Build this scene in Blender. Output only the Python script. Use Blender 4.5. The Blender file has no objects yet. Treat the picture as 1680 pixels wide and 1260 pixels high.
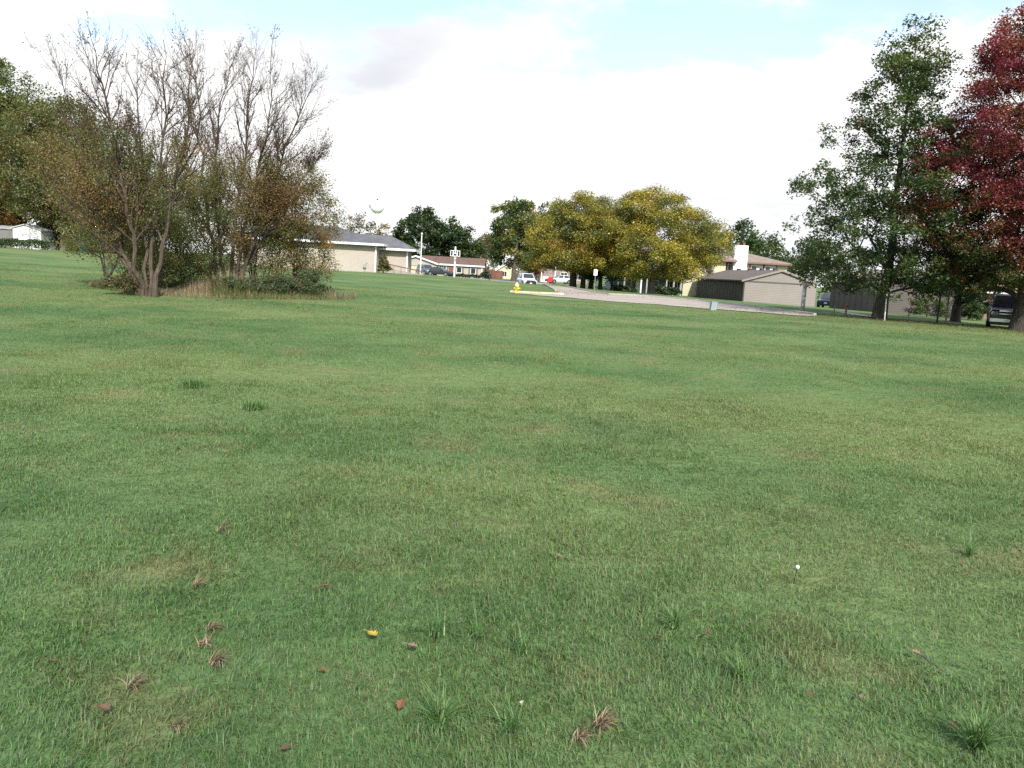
import bpy, math, random
import numpy as np
from mathutils import Vector, Matrix
R = math.radians
sc = bpy.context.scene
COL = sc.collection
rng = np.random.default_rng(7)
random.seed(7)

# ------------------------------------------------------------------ camera
F = 1307.0; PITCH = R(8.13); ROLL = R(3.2); CAM = np.array([0., 0., 1.6])
f_ = np.array([0, math.cos(PITCH), -math.sin(PITCH)])
r0 = np.array([1., 0, 0]); u0 = np.array([0, math.sin(PITCH), math.cos(PITCH)])
r_ = math.cos(ROLL)*r0 + math.sin(ROLL)*u0
u_ = -math.sin(ROLL)*r0 + math.cos(ROLL)*u0
cam_d = bpy.data.cameras.new('camera'); cam = bpy.data.objects.new('camera', cam_d); COL.objects.link(cam)
cam_d.sensor_width = 36; cam_d.lens = 36*F/1680; cam_d.clip_start = .05; cam_d.clip_end = 9000
cam.matrix_world = Matrix(((r_[0], u_[0], -f_[0], CAM[0]), (r_[1], u_[1], -f_[1], CAM[1]), (r_[2], u_[2], -f_[2], CAM[2]), (0, 0, 0, 1)))
sc.camera = cam

def ray(px, py):
    return f_ + r_*((px-840)/F) - u_*((py-630)/F)
def at(px, py, Y):
    d = ray(px, py); return CAM + d*(Y/d[1])
def proj(p):
    v = np.asarray(p, float)-CAM; z = v @ f_
    return 840+F*(v @ r_)/z, 630-F*(v @ u_)/z

# ------------------------------------------------------------------ terrain
_cp = [at(*a) for a in [
    (235, 489, 26.5), (370, 471, 33), (30, 408, 75), (140, 413, 74), (100, 440, 45), (330, 430, 72), (500, 442, 85), (617, 447, 85),
    (668, 447, 92), (745, 458, 105), (790, 457, 160), (680, 452, 150), (848, 481, 62), (866, 471, 107), (800, 458, 125), (842, 463, 130),
    (950, 491, 50), (1165, 508, 44.5), (1310, 518, 42.7), (1000, 484, 66), (1100, 490, 65), (1218, 495, 88), (1139, 487, 111),
    (1068, 482, 85), (935, 472, 95), (1120, 485, 112), (1440, 524, 44), (1640, 538, 46), (1600, 523, 70), (1430, 511, 69), (980, 468, 130)]]
_cp += [np.array(a, float) for a in [(0, 0, 0), (0, 10, 0), (-6, 10, 0), (6, 10, 0), (0, 22, 0), (12, 20, 0), (-14, 18, .02), (0, 34, 0), (-20, -20, .1), (20, -20, 0), (0, -60, 0),
    (-45, 30, .6), (60, 40, -.2), (-90, 110, 1.4), (-40, 130, .7), (0, 260, -.6), (90, 130, -.9), (-150, 30, 1.2), (150, 40, -.8), (140, 250, -1.2), (-160, 260, 1.2), (30, 180, -.7)]]
_a = [np.array([900*math.cos(t), 900*math.sin(t), 0.]) for t in np.linspace(0, 2*math.pi, 13)[:-1]]
_a += [np.array([4000*math.cos(t), 4000*math.sin(t), 0.]) for t in np.linspace(0, 2*math.pi, 13)[:-1]]
CPs = np.array(_cp+_a); S_ = 50.0
def _phi(d2): return np.where(d2 > 1e-12, .5*d2*np.log(np.maximum(d2, 1e-12)), 0.)
_n = len(CPs); _X = CPs[:, :2]/S_
_K = _phi(((_X[:, None]-_X[None])**2).sum(-1)) + np.eye(_n)*.01
_P = np.c_[np.ones(_n), _X]
_w = np.linalg.solve(np.block([[_K, _P], [_P.T, np.zeros((3, 3))]]), np.r_[CPs[:, 2], 0, 0, 0])
def terr(x, y):
    x = np.asarray(x, float); y = np.asarray(y, float); sh = x.shape
    X = np.c_[x.ravel(), y.ravel()]/S_
    out = np.empty(len(X))
    for i in range(0, len(X), 60000):
        c = X[i:i+60000]
        d2 = ((c[:, None]-_X[None])**2).sum(-1)
        out[i:i+60000] = _phi(d2) @ _w[:_n] + _w[_n] + c @ _w[_n+1:]
    x_ = X[:, 0]*S_; y_ = X[:, 1]*S_
    fade = np.exp(-((x_/60)**2 + (y_/60)**2))
    out += fade*(.022*np.sin(x_*1.1+.6*y_)+.02*np.sin(y_*.9-.5*x_+1)+.03*np.sin(y_*.33+x_*.21+2)+.012*np.sin(2.3*x_-1.7*y_))
    return out.reshape(sh)
def tz(x, y): return float(terr(np.array([x]), np.array([y]))[0])
def gp(px, Y):                       # ground point at forward distance Y seen in column px
    x = (px-840)/F*Y
    for _ in range(6):
        q = proj((x, Y, tz(x, Y))); x += (px-q[0])/F*Y
    return (x, Y, tz(x, Y))
def gpix(px, py):                    # where the sight line meets the ground
    d = ray(px, py); s = np.geomspace(1.5, 160, 700)
    P = CAM + d*s[:, None]; dz = P[:, 2]-terr(P[:, 0], P[:, 1])
    i = np.argmax(dz < 0)
    if dz[i] >= 0: i = len(s)-1
    t = dz[i-1]/(dz[i-1]-dz[i]) if i else 0
    p = P[i-1]*(1-t)+P[i]*t
    return (p[0], p[1], tz(p[0], p[1]))

# ------------------------------------------------------------------ materials
def new_mat(name):
    m = bpy.data.materials.new(name); m.use_nodes = True
    nt = m.node_tree; nt.nodes.clear()
    o = nt.nodes.new('ShaderNodeOutputMaterial')
    return m, nt, o
def node(nt, t, **kw):
    n = nt.nodes.new(t)
    for k, v in kw.items():
        if k in n.inputs: n.inputs[k].default_value = v
        else: setattr(n, k, v)
    return n
def c4(c): return (c[0], c[1], c[2], 1)
def mix_col(nt, a, b, fac, mode='MIX'):
    n = nt.nodes.new('ShaderNodeMix'); n.data_type = 'RGBA'; n.blend_type = mode
    for s, v in ((0, fac), (6, a), (7, b)):
        if isinstance(v, bpy.types.NodeSocket): nt.links.new(v, n.inputs[s])
        else: n.inputs[s].default_value = v if s == 0 else c4(v)
    return n.outputs[2]
def noise_ramp(nt, vec, scale, lo, hi, detail=4):
    n = node(nt, 'ShaderNodeTexNoise', Scale=scale, Detail=detail)
    nt.links.new(vec, n.inputs['Vector'])
    mr = node(nt, 'ShaderNodeMapRange'); mr.inputs[1].default_value = lo; mr.inputs[2].default_value = hi
    nt.links.new(n.outputs[0], mr.inputs[0]); return mr.outputs[0]
def mat(name, col, rough=.7, var=.15, scale=3., bump=0., metal=0., spec=.4, coat=0., kind=None, pitch=.12, col2=None):
    m, nt, o = new_mat(name)
    b = node(nt, 'ShaderNodeBsdfPrincipled', Roughness=rough, Metallic=metal)
    b.inputs['Specular IOR Level'].default_value = spec; b.inputs['Coat Weight'].default_value = coat
    nt.links.new(b.outputs[0], o.inputs[0])
    tc = node(nt, 'ShaderNodeTexCoord'); v = tc.outputs['Object']
    f1 = noise_ramp(nt, v, scale, .3, .7)
    a2 = tuple(x*(1-var) for x in col); b2 = col2 or tuple(min(1, x*(1+var)) for x in col)
    c = mix_col(nt, a2, b2, f1)
    if kind == 'siding':
        s = node(nt, 'ShaderNodeSeparateXYZ'); nt.links.new(v, s.inputs[0])
        d = node(nt, 'ShaderNodeMath', operation='DIVIDE'); d.inputs[1].default_value = pitch; nt.links.new(s.outputs[2], d.inputs[0])
        fr = node(nt, 'ShaderNodeMath', operation='FRACT'); nt.links.new(d.outputs[0], fr.inputs[0])
        bp = node(nt, 'ShaderNodeBump', Strength=.8, Distance=.02, invert=True); nt.links.new(fr.outputs[0], bp.inputs['Height']); nt.links.new(bp.outputs[0], b.inputs['Normal'])
    elif kind in ('shingle', 'brick'):
        mp = node(nt, 'ShaderNodeMapping')
        sx = node(nt, 'ShaderNodeSeparateXYZ'); nt.links.new(v, sx.inputs[0])
        ad = node(nt, 'ShaderNodeMath', operation='ADD'); nt.links.new(sx.outputs[0], ad.inputs[0]); nt.links.new(sx.outputs[1], ad.inputs[1])
        cx = node(nt, 'ShaderNodeCombineXYZ'); nt.links.new(ad.outputs[0], cx.inputs[0]); nt.links.new(sx.outputs[2], cx.inputs[1])
        br = node(nt, 'ShaderNodeTexBrick', Scale=(2.2 if kind == 'shingle' else 3.)); nt.links.new(cx.outputs[0], br.inputs['Vector'])
        br.inputs['Color1'].default_value = (.72, .72, .72, 1); br.inputs['Color2'].default_value = (1.15, 1.12, 1.1, 1)
        br.inputs['Mortar'].default_value = (.6, .6, .6, 1) if kind == 'shingle' else (1.5, 1.5, 1.5, 1)
        br.inputs['Mortar Size'].default_value = .03
        c = mix_col(nt, c, br.outputs[0], .7, 'MULTIPLY')
        bp = node(nt, 'ShaderNodeBump', Strength=.4, Distance=.02); nt.links.new(br.outputs['Fac'], bp.inputs['Height']); bp.invert = True; nt.links.new(bp.outputs[0], b.inputs['Normal'])
    elif kind == 'bark':
        mp = node(nt, 'ShaderNodeMapping'); mp.inputs['Scale'].default_value = (9, 9, 1.6); nt.links.new(v, mp.inputs[0])
        n2 = node(nt, 'ShaderNodeTexNoise', Scale=1.6, Detail=6); nt.links.new(mp.outputs[0], n2.inputs['Vector'])
        mr = node(nt, 'ShaderNodeMapRange'); mr.inputs[1].default_value = .35; mr.inputs[2].default_value = .65; nt.links.new(n2.outputs[0], mr.inputs[0])
        c = mix_col(nt, c, tuple(x*.5 for x in col), mr.outputs[0])
        bp = node(nt, 'ShaderNodeBump', Strength=.9, Distance=.04, invert=True); nt.links.new(mr.outputs[0], bp.inputs['Height']); nt.links.new(bp.outputs[0], b.inputs['Normal'])
    elif bump:
        n2 = node(nt, 'ShaderNodeTexNoise', Scale=scale*6, Detail=5); nt.links.new(v, n2.inputs['Vector'])
        bp = node(nt, 'ShaderNodeBump', Strength=bump, Distance=.02); nt.links.new(n2.outputs[0], bp.inputs['Height']); nt.links.new(bp.outputs[0], b.inputs['Normal'])
    nt.links.new(c, b.inputs['Base Color'])
    return m
def leaf_mat(name, trans=.35, gloss=.05, rough=.45):
    m, nt, o = new_mat(name)
    at_ = node(nt, 'ShaderNodeAttribute', attribute_name='tint')
    d = node(nt, 'ShaderNodeBsdfDiffuse'); t = node(nt, 'ShaderNodeBsdfTranslucent'); g = node(nt, 'ShaderNodeBsdfGlossy', Roughness=rough)
    nt.links.new(at_.outputs[0], d.inputs[0])
    tc = mix_col(nt, at_.outputs[0], (1.5, 1.5, .7), 1., 'MULTIPLY'); nt.links.new(tc, t.inputs[0])
    m1 = node(nt, 'ShaderNodeMixShader'); m1.inputs[0].default_value = trans
    nt.links.new(d.outputs[0], m1.inputs[1]); nt.links.new(t.outputs[0], m1.inputs[2])
    m2 = node(nt, 'ShaderNodeMixShader'); m2.inputs[0].default_value = gloss
    nt.links.new(m1.outputs[0], m2.inputs[1]); nt.links.new(g.outputs[0], m2.inputs[2]); nt.links.new(m2.outputs[0], o.inputs[0])
    return m
LEAF = leaf_mat('leaf'); LEAF_DULL = leaf_mat('dull_leaf', .42, .02, .6)
BARK = mat('bark', (.13, .105, .08), .9, .2, 2, kind='bark')
BARK_GREY = mat('grey_bark', (.22, .19, .155), .9, .25, 2, kind='bark')
BARK_STEM = mat('stem_bark', (.118, .09, .066), .9, .3, 3, kind='bark')
BARK_DARK = mat('dark_bark', (.06, .05, .042), .9, .2, 2, kind='bark')
WHITE = mat('white_paint', (.78, .78, .76), .5, .06, 2)
GLASS = mat('window_glass', (.03, .035, .04), .06, .2, 2, spec=.8)
METAL = mat('galvanised_metal', (.45, .46, .47), .4, .1, 4, metal=.8)

# ------------------------------------------------------------------ objects
def tag(o, label=None, cat=None, group=None, kind=None):
    if label: o['label'] = label
    if cat: o['category'] = cat
    if group: o['group'] = group
    if kind: o['kind'] = kind
    return o
def thing(name, label, cat, loc=(0, 0, 0), rz=0., group=None):
    o = bpy.data.objects.new(name, None); COL.objects.link(o)
    o.location = loc; o.rotation_euler = (0, 0, rz); o.empty_display_size = .2
    return tag(o, label, cat, group)
def link(name, me, m, parent=None, smooth=False):
    o = bpy.data.objects.new(name, me); COL.objects.link(o)
    if m: me.materials.append(m)
    if smooth: me.polygons.foreach_set('use_smooth', np.ones(len(me.polygons), bool))
    if parent: o.parent = parent
    return o
def np_mesh(name, V, Fs, tint=None):
    """V (n,3); Fs list of (m,k) index arrays; tint (faces,3) in the same order"""
    me = bpy.data.meshes.new(name)
    V = np.ascontiguousarray(V, np.float32)
    me.vertices.add(len(V)); me.vertices.foreach_set('co', V.ravel())
    idx = np.concatenate([f.ravel() for f in Fs]).astype(np.int32)
    tot = np.concatenate([np.full(len(f), f.shape[1]) for f in Fs])
    st = np.r_[0, np.cumsum(tot)[:-1]].astype(np.int32)
    me.loops.add(len(idx)); me.loops.foreach_set('vertex_index', idx)
    me.polygons.add(len(st)); me.polygons.foreach_set('loop_start', st)
    me.update(calc_edges=True)
    if tint is not None:
        a = me.attributes.new('tint', 'FLOAT_COLOR', 'FACE')
        a.data.foreach_set('color', np.c_[tint, np.ones(len(tint))].astype(np.float32).ravel())
    return me

class MB:
    def __init__(s): s.v = []; s.f = []
    def add(s, vs, fs):
        n = len(s.v); s.v += [tuple(map(float, v)) for v in vs]; s.f += [tuple(i+n for i in f) for f in fs]; return s
    def box(s, x0, x1, y0, y1, z0, z1):
        return s.add([(x0, y0, z0), (x1, y0, z0), (x1, y1, z0), (x0, y1, z0), (x0, y0, z1), (x1, y0, z1), (x1, y1, z1), (x0, y1, z1)],
              [(0, 3, 2, 1), (4, 5, 6, 7), (0, 1, 5, 4), (1, 2, 6, 5), (2, 3, 7, 6), (3, 0, 4, 7)])
    def loft(s, rings, cap=True):
        n = len(rings[0]); vs = [p for r in rings for p in r]; fs = []
        for i in range(len(rings)-1):
            for j in range(n):
                k = (j+1) % n; fs.append((i*n+j, i*n+k, (i+1)*n+k, (i+1)*n+j))
        if cap: fs += [tuple(range(n))[::-1], tuple(range((len(rings)-1)*n, len(rings)*n))]
        return s.add(vs, fs)
    def prism(s, prof, axis, a, b):      # prof: 2D points; axis x: (y,z), y: (x,z), z: (x,y)
        def P(q, t): return {'x': (t, q[0], q[1]), 'y': (q[0], t, q[1]), 'z': (q[0], q[1], t)}[axis]
        return s.loft([[P(q, a) for q in prof], [P(q, b) for q in prof]])
    def tube(s, pts, rad, n=8, cap=True):
        pts = [Vector(p) for p in pts]; rings = []
        if not hasattr(rad, '__len__'): rad = [rad]*len(pts)
        for i, p in enumerate(pts):
            d = (pts[min(i+1, len(pts)-1)]-pts[max(i-1, 0)]).normalized()
            u = d.cross(Vector((0, 0, 1)) if abs(d.z) < .9 else Vector((1, 0, 0))).normalized(); w = d.cross(u)
            rings.append([p+(u*math.cos(2*math.pi*k/n)+w*math.sin(2*math.pi*k/n))*rad[i] for k in range(n)])
        return s.loft(rings, cap)
    def lathe(s, prof, n=14, c=(0, 0, 0)):
        return s.loft([[(c[0]+r*math.cos(2*math.pi*k/n), c[1]+r*math.sin(2*math.pi*k/n), c[2]+z) for k in range(n)] for r, z in prof])
    def build(s, name, m, parent=None, smooth=False, bevel=0.):
        me = bpy.data.meshes.new(name); me.from_pydata(s.v, [], s.f); me.update()
        import bmesh
        bm = bmesh.new(); bm.from_mesh(me); bmesh.ops.recalc_face_normals(bm, faces=bm.faces[:]); bm.to_mesh(me); bm.free()
        o = link(name, me, m, parent, smooth)
        if bevel:
            b = o.modifiers.new('bevel', 'BEVEL'); b.width = bevel; b.segments = 2; b.limit_method = 'ANGLE'
        return o
def box(name, m, parent, *a, bevel=0.): return MB().box(*a).build(name, m, parent, bevel=bevel)
def copy_tree(o, parent=None):
    c = o.copy(); COL.objects.link(c)
    if parent: c.parent = parent
    for ch in list(o.children): copy_tree(ch, c)
    return c

# ------------------------------------------------------------------ light and sky
SUN_EL = R(38); SUN_AZ = R(168)          # azimuth clockwise from +Y: the sun stands behind the camera to the right
sd = bpy.data.lights.new('sun', 'SUN'); so = bpy.data.objects.new('sun', sd); COL.objects.link(so)
sd.energy = SUN_E = 3.0; sd.angle = R(1.5); sd.color = (1., .95, .87)
tos = Vector((math.sin(SUN_AZ)*math.cos(SUN_EL), math.cos(SUN_AZ)*math.cos(SUN_EL), math.sin(SUN_EL)))
so.rotation_euler = tos.to_track_quat('Z', 'Y').to_euler(); so.location = tos*60
w = bpy.data.worlds.new('World'); sc.world = w; w.use_nodes = True
nt = w.node_tree; nt.nodes.clear()
wo = nt.nodes.new('ShaderNodeOutputWorld')
sky = node(nt, 'ShaderNodeTexSky', sky_type='NISHITA', sun_disc=False, sun_elevation=SUN_EL, sun_rotation=SUN_AZ)
b1 = node(nt, 'ShaderNodeBackground', Strength=.15); nt.links.new(sky.outputs[0], b1.inputs[0])
tc = node(nt, 'ShaderNodeTexCoord')
sx = node(nt, 'ShaderNodeSeparateXYZ'); nt.links.new(tc.outputs['Generated'], sx.inputs[0])
def M(op, a, b=None):
    n = node(nt, 'ShaderNodeMath', operation=op)
    for i, v in enumerate((a, b)):
        if v is None: continue
        if isinstance(v, (int, float)): n.inputs[i].default_value = v
        else: nt.links.new(v, n.inputs[i])
    return n.outputs[0]
zc = M('ADD', M('MAXIMUM', sx.outputs[2], 0.), .16)
cv = node(nt, 'ShaderNodeCombineXYZ'); nt.links.new(M('DIVIDE', sx.outputs[0], zc), cv.inputs[0]); nt.links.new(M('DIVIDE', sx.outputs[1], zc), cv.inputs[1])
cv.inputs[2].default_value = 8.1
n1 = node(nt, 'ShaderNodeTexNoise', Scale=2.1, Detail=8, Roughness=.58); nt.links.new(cv.outputs[0], n1.inputs['Vector'])
# cloud cover is closed towards the horizon and opens higher up
el = node(nt, 'ShaderNodeMapRange'); nt.links.new(sx.outputs[2], el.inputs[0])
el.inputs[1].default_value = .16; el.inputs[2].default_value = .28; el.inputs[3].default_value = .26; el.inputs[4].default_value = -.05
cl = node(nt, 'ShaderNodeMapRange', interpolation_type='SMOOTHSTEP'); nt.links.new(M('ADD', n1.outputs[0], el.outputs[0]), cl.inputs[0])
cl.inputs[1].default_value = .43; cl.inputs[2].default_value = .60; cl.inputs[3].default_value = .22; cl.inputs[4].default_value = 1.
n2 = node(nt, 'ShaderNodeTexNoise', Scale=.8, Detail=7, Roughness=.55); nt.links.new(cv.outputs[0], n2.inputs['Vector'])
n2.inputs['Distortion'].default_value = .3
cc = node(nt, 'ShaderNodeValToRGB'); nt.links.new(n2.outputs[0], cc.inputs[0])
cc.color_ramp.elements[0].position = .33; cc.color_ramp.elements[0].color = (.70, .71, .76, 1)
cc.color_ramp.elements[1].position = .52; cc.color_ramp.elements[1].color = (1., 1., 1., 1)
b2 = node(nt, 'ShaderNodeBackground', Strength=.60); nt.links.new(cc.outputs[0], b2.inputs[0])
ms = node(nt, 'ShaderNodeMixShader'); nt.links.new(cl.outputs[0], ms.inputs[0]); nt.links.new(b1.outputs[0], ms.inputs[1]); nt.links.new(b2.outputs[0], ms.inputs[2])
nt.links.new(ms.outputs[0], wo.inputs[0])
sc.view_settings.view_transform = 'Standard'; sc.view_settings.look = 'None'; sc.view_settings.exposure = 1.0; sc.view_settings.gamma = 1
sc.cycles.max_bounces = 6; sc.cycles.diffuse_bounces = 3; sc.cycles.transmission_bounces = 4; sc.cycles.transparent_max_bounces = 4
sc.cycles.use_denoising = False

# ------------------------------------------------------------------ ground
def lawn_tone(nt):
    g = node(nt, 'ShaderNodeNewGeometry'); P = g.outputs['Position']
    a = noise_ramp(nt, P, .30, .36, .66, 5)
    c = mix_col(nt, (.090, .163, .060), (.152, .222, .086), a)
    mp = node(nt, 'ShaderNodeMapping'); mp.inputs['Scale'].default_value = (.035, .16, .1); nt.links.new(P, mp.inputs[0])
    b = noise_ramp(nt, mp.outputs[0], 1., .42, .68, 3)
    c = mix_col(nt, c, (.205, .245, .104), b)
    d = noise_ramp(nt, P, .95, .55, .80, 6)
    c = mix_col(nt, c, (.225, .205, .10), d)
    e = noise_ramp(nt, P, .17, .56, .74, 4)
    c = mix_col(nt, c, (.070, .141, .055), e)
    return c
def ground_mat():
    m, nt, o = new_mat('lawn_ground')
    b = node(nt, 'ShaderNodeBsdfPrincipled', Roughness=.95); b.inputs['Specular IOR Level'].default_value = .1
    g = node(nt, 'ShaderNodeNewGeometry'); P = g.outputs['Position']
    c = lawn_tone(nt)
    fn = noise_ramp(nt, P, 14., .3, .7, 6)
    c = mix_col(nt, c, mix_col(nt, c, (.62, .70, .6), 1., 'MULTIPLY'), fn)
    nt.links.new(c, b.inputs['Base Color'])
    n2 = node(nt, 'ShaderNodeTexNoise', Scale=5., Detail=7); nt.links.new(P, n2.inputs['Vector'])
    bp = node(nt, 'ShaderNodeBump', Strength=.6, Distance=.12); nt.links.new(n2.outputs[0], bp.inputs['Height']); nt.links.new(bp.outputs[0], b.inputs['Normal'])
    nt.links.new(b.outputs[0], o.inputs[0]); return m
def axis_coords(stops):
    out = [stops[0][0]]
    for (a, st), (b, _) in zip(stops[:-1], stops[1:]):
        out += list(np.linspace(a, b, max(2, int(round((b-a)/st))+1))[1:])
    return np.array(out)
gx = axis_coords([(-3500, 700), (-700, 100), (-200, 12), (-80, 2), (-20, .7), (20, 2), (80, 12), (200, 100), (700, 700), (3500, 0)])
gy = axis_coords([(-2500, 500), (-400, 60), (-40, 6), (-4, .6), (30, 1.2), (130, 5), (250, 40), (700, 500), (4000, 0)])
GX, GY = np.meshgrid(gx, gy); GZ = terr(GX, GY)
nx, ny = len(gx), len(gy)
i0 = (np.arange(ny-1)[:, None]*nx+np.arange(nx-1)[None]).ravel()
ground = link('ground', np_mesh('ground', np.c_[GX.ravel(), GY.ravel(), GZ.ravel()], [np.c_[i0, i0+1, i0+nx+1, i0+nx]]), ground_mat(), smooth=True)
tag(ground, kind='structure')

def resample(pts, n):
    p = np.array(pts, float); d = np.r_[0, np.cumsum(np.hypot(*(p[1:]-p[:-1]).T[:2]))]
    t = np.linspace(0, d[-1], n)
    q = np.c_[np.interp(t, d, p[:, 0]), np.interp(t, d, p[:, 1])]
    for _ in range(2):
        q[1:-1] = (q[:-2]+2*q[1:-1]+q[2:])/4
    return q
def strip(name, A, B, m, dz=.03, n=70, k=10):
    A = resample(A, n); B = resample(B, n); t = np.linspace(0, 1, k+1)[None, :, None]
    G = A[:, None]*(1-t)+B[:, None]*t
    Z = terr(G[..., 0], G[..., 1])+dz
    i = (np.arange(n-1)[:, None]*(k+1)+np.arange(k)[None]).ravel()
    me = np_mesh(name, np.c_[G.reshape(-1, 2), Z.ravel()], [np.c_[i, i+1, i+k+2, i+k+1]])
    return tag(link(name, me, m, smooth=True), kind='structure')
def kerb(name, pts, m, wd=.16, h=.13, n=50):
    q = resample(pts, n); mb = MB(); rings = []
    for i in range(n):
        d = q[min(i+1, n-1)]-q[max(i-1, 0)]; d /= np.hypot(*d); s = np.array([-d[1], d[0]])*wd/2
        z = tz(*q[i])
        a, b = q[i]-s, q[i]+s
        rings.append([(a[0], a[1], z-.1), (b[0], b[1], z-.1), (b[0], b[1], z+h-.02), ((b[0]*.8+a[0]*.2), b[1]*.8+a[1]*.2, z+h), (a[0]*.8+b[0]*.2, a[1]*.8+b[1]*.2, z+h), (a[0], a[1], z+h-.02)])
    mb.loft(rings); return tag(mb.build(name, m), kind='structure')
ROADM = mat('worn_concrete_road', (.36, .312, .262), .9, .2, .5, bump=.2)
ASPH = mat('grey_asphalt', (.25, .25, .255), .9, .12, .6, bump=.2)
CONC = mat('kerb_concrete', (.36, .335, .30), .85, .15, 1.5, bump=.2)
KERBY = mat('yellow_painted_kerb', (.62, .50, .22), .8, .25, 2.2, col2=(.60, .57, .50))
def L(*a): return [gp(px, Y)[:2] for px, Y in a]
near_edge = L((834, 61.6), (845, 59.5), (856, 57.5), (880, 55), (950, 50.5), (1050, 48), (1165, 44.8), (1260, 43), (1318, 42.4), (1336, 43))
far_edge = L((826, 62.6), (838, 62.4), (850, 62), (925, 62.5), (955, 67), (1000, 67), (1050, 67), (1100, 65), (1170, 60.6), (1250, 53.6), (1300, 47.5), (1337, 43.8))
strip('street', near_edge, far_edge, ROADM)
side_l = L((926, 62.2), (912, 68), (899, 80), (889, 98), (876, 116), (860, 130)); side_r = L((1000, 66.8), (953, 74), (927, 88), (912, 102), (903, 118), (898, 132))
strip('side_street', side_l, side_r, ROADM, .034)
strip('far_street', L((700, 128), (780, 126), (850, 124), (905, 122)), L((700, 117), (780, 116), (850, 114), (900, 113)), ASPH, .038)
kerb('road_edge', far_edge[5:], CONC); kerb('road_edge', side_r, CONC, n=30); kerb('road_edge', side_l[1:], CONC, n=30)
kerb('road_edge', far_edge[1:4], KERBY, .18, .15)
strip('footpath', L((960, 138), (1030, 138)), L((960, 135.5), (1030, 135.5)), CONC, .03, 12, 2)
strip('driveway', L((1366, 56), (1400, 52), (1428, 48)), L((1380, 57), (1418, 53), (1450, 49)), CONC, .035, 20, 4)

# ------------------------------------------------------------------ mown grass blades
def vnoise(x, y, s, seed):
    r = np.random.default_rng(seed).random((256, 256)); x = x/s+100; y = y/s+100
    xi = np.floor(x).astype(int); yi = np.floor(y).astype(int); fx = x-xi; fy = y-yi
    fx = fx*fx*(3-2*fx); fy = fy*fy*(3-2*fy)
    a = r[xi % 256, yi % 256]; b = r[(xi+1) % 256, yi % 256]; c = r[xi % 256, (yi+1) % 256]; d = r[(xi+1) % 256, (yi+1) % 256]
    return (a*(1-fx)+b*fx)*(1-fy)+(c*(1-fx)+d*fx)*fy
def in_poly(x, y, P):
    P = np.array(P); ins = np.zeros(len(x), bool)
    for (x1, y1), (x2, y2) in zip(P, np.roll(P, -1, 0)):
        c = ((y1 > y) != (y2 > y)) & (x < (x2-x1)*(y-y1)/(y2-y1+1e-12)+x1); ins ^= c
    return ins
def blades(x, y, h, wd, lean, yaw, curl, tint, seg=2):
    n = len(x); z = terr(x, y)-.004
    dx, dy = np.cos(yaw), np.sin(yaw); sxv, syv = -dy*wd/2, dx*wd/2
    lx = dx*np.sin(lean); ly = dy*np.sin(lean); lz = np.cos(lean)
    if seg == 2:
        mx, my, mz = x+lx*h*.55, y+ly*h*.55, z+lz*h*.6
        l2 = lean+curl; tx, ty, tzv = mx+dx*np.sin(l2)*h*.5, my+dy*np.sin(l2)*h*.5, mz+np.cos(l2)*h*.42
        V = np.stack([np.c_[x-sxv, y-syv, z], np.c_[x+sxv, y+syv, z], np.c_[mx-sxv*.8, my-syv*.8, mz], np.c_[mx+sxv*.8, my+syv*.8, mz], np.c_[tx, ty, tzv]], 1).reshape(-1, 3)
        b = np.arange(n)*5
        return V, [np.c_[b, b+1, b+3, b+2], np.c_[b+2, b+3, b+4]], np.r_[tint, tint]
    V = np.stack([np.c_[x-sxv, y-syv, z], np.c_[x+sxv, y+syv, z], np.c_[x+lx*h, y+ly*h, z+lz*h]], 1).reshape(-1, 3)
    b = np.arange(n)*3
    return V, [np.c_[b, b+1, b+2]], tint
def grass_mat():
    m, nt, o = new_mat('grass_blades')
    c = lawn_tone(nt)
    a = node(nt, 'ShaderNodeAttribute', attribute_name='tint')
    c = mix_col(nt, c, a.outputs[0], 1., 'MULTIPLY')
    d = node(nt, 'ShaderNodeBsdfDiffuse'); t = node(nt, 'ShaderNodeBsdfTranslucent'); g = node(nt, 'ShaderNodeBsdfGlossy', Roughness=.5)
    nt.links.new(c, d.inputs[0]); nt.links.new(mix_col(nt, c, (1.3, 1.3, .7), 1., 'MULTIPLY'), t.inputs[0])
    m1 = node(nt, 'ShaderNodeMixShader'); m1.inputs[0].default_value = .35
    nt.links.new(d.outputs[0], m1.inputs[1]); nt.links.new(t.outputs[0], m1.inputs[2])
    m2 = node(nt, 'ShaderNodeMixShader'); m2.inputs[0].default_value = .02
    nt.links.new(m1.outputs[0], m2.inputs[1]); nt.links.new(g.outputs[0], m2.inputs[2]); nt.links.new(m2.outputs[0], o.inputs[0]); return m
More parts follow.
